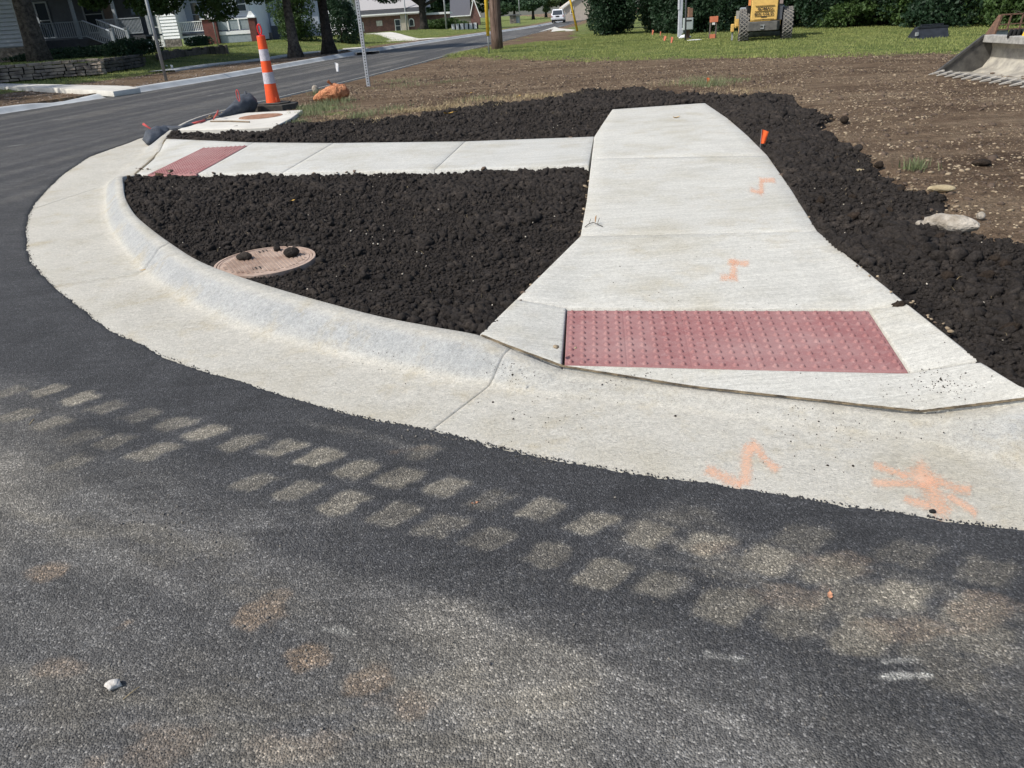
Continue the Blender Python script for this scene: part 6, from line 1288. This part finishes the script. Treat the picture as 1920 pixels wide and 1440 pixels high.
for i in range(5): u = x0+.36+i*.33; mb.beam((u, Y, z0+hh*.4), (u+.03, Y, z0+hh), .035)
mb.build('grid_bars', M_rg, t)
for u0, u1 in ((.08, .42), (.80, 1.2)): mb = MB(); mb.box((x0+u0, Y+.03, z0), (x0+u1, Y+.06, z0+hh*.41)); mb.build('lower_plate', M_gp, t)
mb = MB(); mb.beam((x0+.45, Y, z0+.02), (x0+.62, Y, z0+hh*.4), .07); mb.beam((x0+.75, Y, z0+.02), (x0+.62, Y, z0+hh*.4), .07); mb.box((x0+.4, Y+.1, z0), (x0+.8, Y+.2, z0+.04)); mb.build('pivot_bracket', M_rg, t)

# ---------------------------------------------------------------- yellow roller seen from behind
c = G(1433, 79, .02); X0, Y0 = c[0], c[1]; t = thing('road_roller', 'yellow roller with lugged tyres parked on the grass, seen from behind', 'roller', (X0, Y0, .02)); ZR = .02
M_ry = simple('roller_yellow', (.68, .44, .13), (.56, .36, .11), 5, .5, .1); M_tyre = simple('dusty_tyre', (.10, .10, .10), (.055, .055, .057), 9, .9, .3, 40); M_lug = simple('dusty_tyre_lugs', (.27, .25, .22), (.16, .15, .14), 9, .95, .2)
rt_, wt = .56, .36
for sx in (-1, 1):
    cx = X0+sx*.75; tr = thing('wheel', '', '', (0, 0, 0)); del tr['label']; del tr['category']; bpy.data.objects.remove(tr)
    mb = MB(); pr = [(.28, -wt/2), (rt_*.86, -wt/2), (rt_*.96, -wt*.4), (rt_, -wt*.2), (rt_, wt*.2), (rt_*.96, wt*.4), (rt_*.86, wt/2), (.28, wt/2)]; mb.lathe([(r_, x_) for r_, x_ in pr], (cx, Y0+.3, ZR+rt_), 40, 'X'); ty_ = mb.build('tyre', M_tyre, t, True)
    mb = MB()
    for i in range(26):
        a0 = i/26*6.2832
        for s_ in (-1, 1):
            a1 = a0+s_*.24
            for k_ in range(4):
                u = k_/4; v = (k_+1)/4; aa, ab = a0+(a1-a0)*u*2-s_*.24, a0+(a1-a0)*v*2-s_*.24; xa2, xb2 = cx-wt*.46+wt*.92*u, cx-wt*.46+wt*.92*v; rr_ = rt_+.004
                mb.beam((xa2, Y0+.3+rr_*math.cos(aa), ZR+rt_+rr_*math.sin(aa)), (xb2, Y0+.3+rr_*math.cos(ab), ZR+rt_+rr_*math.sin(ab)), .03, .03)
    mb.build('tread_lugs', M_lug, ty_)
    mb = MB(); mb.lathe([(0, sx*wt*.3), (.27, sx*wt*.35), (.29, sx*wt*.48)], (cx, Y0+.3, ZR+rt_), 30, 'X'); mb.build('rim', M_ry, t, True)
def rx(px): return xw(px, 50, Y0-.3)
def rz(py): return zw(1433, py, Y0-.3)
mb = MB(); y_ = Y0-.35; za, zb2 = rz(57.5), rz(40); xa3, xb3 = rx(1409), rx(1465); xo = rx(1400.5)
mb.prism([(xo, y_+.3), (xa3, y_), (xb3-.1, y_), (xb3, y_+.2), (xb3, y_+.6), (xo, y_+.6)], za, zb2, axis='Z'); bp_ = mb.build('bumper', simple('dark_bumper', (.13, .125, .115), (.08, .078, .075), 7, .8, .2), t, bevel=.02)
mb = MB(); cxh = (xa3+xb3)/2-.06; mb.box((cxh-.07, y_-.03, za+.17), (cxh+.07, y_-.002, za+.20)); mb.box((cxh-.07, y_-.03, za+.06), (cxh+.02, y_-.002, za+.09)); mb.box((cxh+.02, y_-.03, za+.06), (cxh+.05, y_-.002, za+.17)); mb.build('tow_hitch', M_galvd, bp_)
hx0, hx1 = rx(1411.5), rx(1459); zt_ = rz(38.5); hx2, hx3 = rx(1416)+.0, rx(1459.5)
mb = MB(); ztop = ZR+2.0; mb.add([(hx0, Y0-.22, zt_), (hx1, Y0-.22, zt_), (hx1, Y0-.14, ztop), (hx0+.03, Y0-.14, ztop), (hx0, Y0+1.3, zt_), (hx1, Y0+1.3, zt_), (hx1, Y0+1.3, ztop), (hx0+.03, Y0+1.3, ztop)], [(0, 1, 2, 3), (3, 2, 6, 7), (7, 6, 5, 4), (0, 3, 7, 4), (1, 5, 6, 2), (0, 4, 5, 1)]); hd = mb.build('engine_hood', M_ry, t, bevel=.03)
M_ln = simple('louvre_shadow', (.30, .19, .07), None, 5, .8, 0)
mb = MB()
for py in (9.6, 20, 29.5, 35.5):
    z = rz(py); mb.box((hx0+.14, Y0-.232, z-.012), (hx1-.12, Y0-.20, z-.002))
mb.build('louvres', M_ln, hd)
def text(s, px0, px1, py, hpx, mat, parent, y):
    cu = bpy.data.curves.new('lettering', 'FONT'); cu.body = s; cu.size = 1; cu.extrude = .01; cu.offset = .03; o = bpy.data.objects.new('lettering', cu); col.objects.link(o); bpy.context.view_layer.update()
    me = bpy.data.meshes.new_from_object(o.evaluated_get(bpy.context.evaluated_depsgraph_get())); bpy.data.objects.remove(o); v = np.array([tuple(q.co) for q in me.vertices]); lo, hi = v.min(0), v.max(0)
    x0_, x1_ = rx(px0), rx(px1); zc = rz(py); hz_ = hpx*Y0/1735; V = np.stack([x0_+(v[:, 0]-lo[0])/(hi[0]-lo[0])*(x1_-x0_), np.full(len(v), y)-v[:, 2]*.3, zc-hz_/2+(v[:, 1]-lo[1])/(hi[1]-lo[1])*hz_], -1)
    return mk('lettering', V, [tuple(p_.vertices) for p_ in me.polygons], mat, parent)
M_ltr = simple('dark_lettering', (.05, .04, .03), None, 5, .6, 0)
text('BOMAG', 1423.5, 1450.5, 16.2, 5.0, M_ltr, hd, Y0-.236); text('BW 172 D', 1418.5, 1452, 26.0, 5.0, M_ltr, hd, Y0-.236)
mb = MB(); mb.box((rx(1430), Y0-.235, rz(32)), (rx(1440), Y0-.21, rz(30.4))); mb.box((rx(1433), Y0-.235, rz(36.8)), (rx(1436), Y0-.21, rz(36))); mb.build('small_badge', M_ltr, hd)
for sx, pa, pb in ((-1, 1405, 1411.2), (1, 1460, 1468)):
    mb = MB(); mb.box((rx(pa), Y0-.1, zt_), (rx(pb), Y0+1.0, rz(9))); mb.build('side_frame', M_blk if sx < 0 else M_deck, t); mb = MB(); mb.box((rx(pa)+.03, Y0-.14, rz(8.8)), (rx(pb)-.01, Y0-.02, rz(-4))); mb.build('tail_lamp', simple('orange_lamp', (.75, .28, .10), None, 5, .4, 0) if sx < 0 else M_beige, t)
mb = MB(); mb.box((X0-.62, Y0+.1, ZR+.35), (X0+.62, Y0+1.2, za+.1)); mb.build('underframe', M_blk, t)
mb = MB(); mb.lathe([(0, -.84), (.55, -.84), (.58, -.80), (.58, .80), (.55, .84), (0, .84)], (X0, Y0+2.9, ZR+.58), 48, 'X'); mb.build('drum', M_gp, t, True)
mb = MB(); mb.box((X0-1.0, Y0+2.1, ZR+.45), (X0-.87, Y0+3.6, ZR+.85)); mb.box((X0+.87, Y0+2.1, ZR+.45), (X0+1.0, Y0+3.6, ZR+.85)); mb.box((X0-1.0, Y0+2.0, ZR+.5), (X0+1.0, Y0+2.098, ZR+.85)); mb.build('drum_frame', M_ry, t, bevel=.02)
mb = MB(); mb.box((rx(1379.5), Y0+1.2, rz(60)), (rx(1386), Y0+1.5, rz(44.5))); mb.build('side_box', M_ry, t, bevel=.02); mb = MB(); mb.beam(((rx(1383)), Y0+1.35, ZR+.02), ((rx(1383.5)), Y0+1.35, rz(60)), .06); mb.build('side_leg', M_galvd, t)
mb = MB()
for sx in (-.45, .45):
    for yy in (1.0, 2.0): mb.beam((X0+sx, Y0+yy, ZR+1.3), (X0+sx, Y0+yy, ZR+2.6), .06)
mb.box((X0-.6, Y0+.8, ZR+2.6), (X0+.6, Y0+2.2, ZR+2.68)); mb.build('canopy', M_blk, t)
mb = MB(); mb.box((rx(1388), Y0+.9, rz(34)), (rx(1405), Y0+1.4, rz(18.8))); mb.build('fender', simple('grey_fender', (.36, .34, .31), (.26, .25, .23), 6), t)
t.rotation_euler = (0, 0, R(-15))

# ---------------------------------------------------------------- white car far up the street
Y = 119.0; xc_ = xw(1045.5, 43, Y); zc0 = float(roadz(np.array([0.]), np.array([Y]))[0]); t = thing('parked_car', 'white sport utility vehicle far up the street, seen from behind', 'car', (xc_, Y, zc0))
yaw = R(-9); MM = Matrix.Translation((xc_, Y, zc0)) @ Matrix.Rotation(yaw, 4, 'Z') @ Matrix.Scale(1.0, 4); M_cp = simple('white_car_paint', (.72, .74, .78), (.66, .68, .72), 2, .3, 0, spec=.6)
hw = .93
secs = [(0.0, .45, .98, hw*.96), (.05, .42, 1.02, hw), (.5, .30, 1.06, hw), (3.6, .30, 1.02, hw), (4.5, .35, .92, hw*.96), (4.7, .45, .75, hw*.88)]
mb = MB(MM); vs = []; fs = []; ns = 10
for (y, za_, zb3, w) in secs:
    for (ux, uz) in ((-.94, 0), (-1, .18), (-1, .75), (-.95, 1), (-.5, 1.03), (.5, 1.03), (.95, 1), (1, .75), (1, .18), (.94, 0)): vs.append((ux*w, y, za_+(zb3-za_)*uz))
for i in range(len(secs)-1):
    for j in range(ns): fs.append((i*ns+j, i*ns+(j+1) % ns, (i+1)*ns+(j+1) % ns, (i+1)*ns+j))
fs += [tuple(range(ns)), tuple(range((len(secs)-1)*ns, len(secs)*ns))[::-1]]; mb.add(vs, fs)
vs = []; gh = [(.12, hw*.93, hw*.93, 1.03), (.30, hw*.80, hw*.78, 1.74), (.55, hw*.78, hw*.76, 1.80), (2.6, hw*.78, hw*.76, 1.80), (3.5, hw*.90, hw*.9, 1.03)]
vs = [(-hw*.94, .08, 1.02), (hw*.94, .08, 1.02), (hw*.76, .38, 1.74), (-hw*.76, .38, 1.74), (-hw*.74, .6, 1.82), (hw*.74, .6, 1.82), (hw*.74, 2.5, 1.80), (-hw*.74, 2.5, 1.80), (hw*.92, 3.4, 1.03), (-hw*.92, 3.4, 1.03)]
mb.add(vs, [(0, 1, 2, 3), (3, 2, 5, 4), (4, 5, 6, 7), (7, 6, 8, 9), (1, 8, 6, 5, 2), (0, 3, 4, 7, 9)]); mb.build('body', M_cp, t, bevel=.03)
def cp(name, a, b, mat, bev=0): mb = MB(MM); mb.box(a, b); return mb.build(name, mat, t, bevel=bev)
mb = MB(MM); mb.add([(-.72, .06, 1.10), (.72, .06, 1.10), (.62, .32, 1.66), (-.62, .32, 1.66)], [(0, 1, 2, 3)]); o = mb.build('rear_window', M_glass, t)
mb = MB(MM)
for s_ in (-1, 1): mb.add([(s_*(hw*.93+.0), .7, 1.10), (s_*(hw*.93), 3.0, 1.10), (s_*(hw*.80), 2.5, 1.66), (s_*(hw*.80), .7, 1.66)], [(0, 1, 2, 3)])
mb.build('side_windows', M_glass, t); cp('bumper', (-.9, -.12, .45), (.9, -.004, .66), simple('grey_bumper', (.5, .52, .55), None, 4, .5, 0), .03); cp('lower_valance', (-.85, -.06, .26), (.85, .3, .445), M_blk)
cp('number_plate', (-.26, -.03, .80), (.26, -.003, .98), M_blk)
for s_ in (-1, 1):
    cp('tail_light', (s_*.74, -.025, .78), (s_*.92, .05, 1.02), simple('tail_lens', (.5, .30, .30), None, 4, .3, 0)); cp('mirror', (s_*.95, 2.6, 1.08), (s_*1.15, 2.75, 1.25), M_cp, .02)
    for y in (.9, 3.7): mb = MB(MM); mb.lathe([(.0, -.11), (.2, -.11), (.34, -.10), (.36, -.06), (.36, .06), (.34, .10), (.2, .11), (0, .11)], (s_*.80, y, .36), 24, 'X'); mb.build('wheel', M_tyre, t, True)
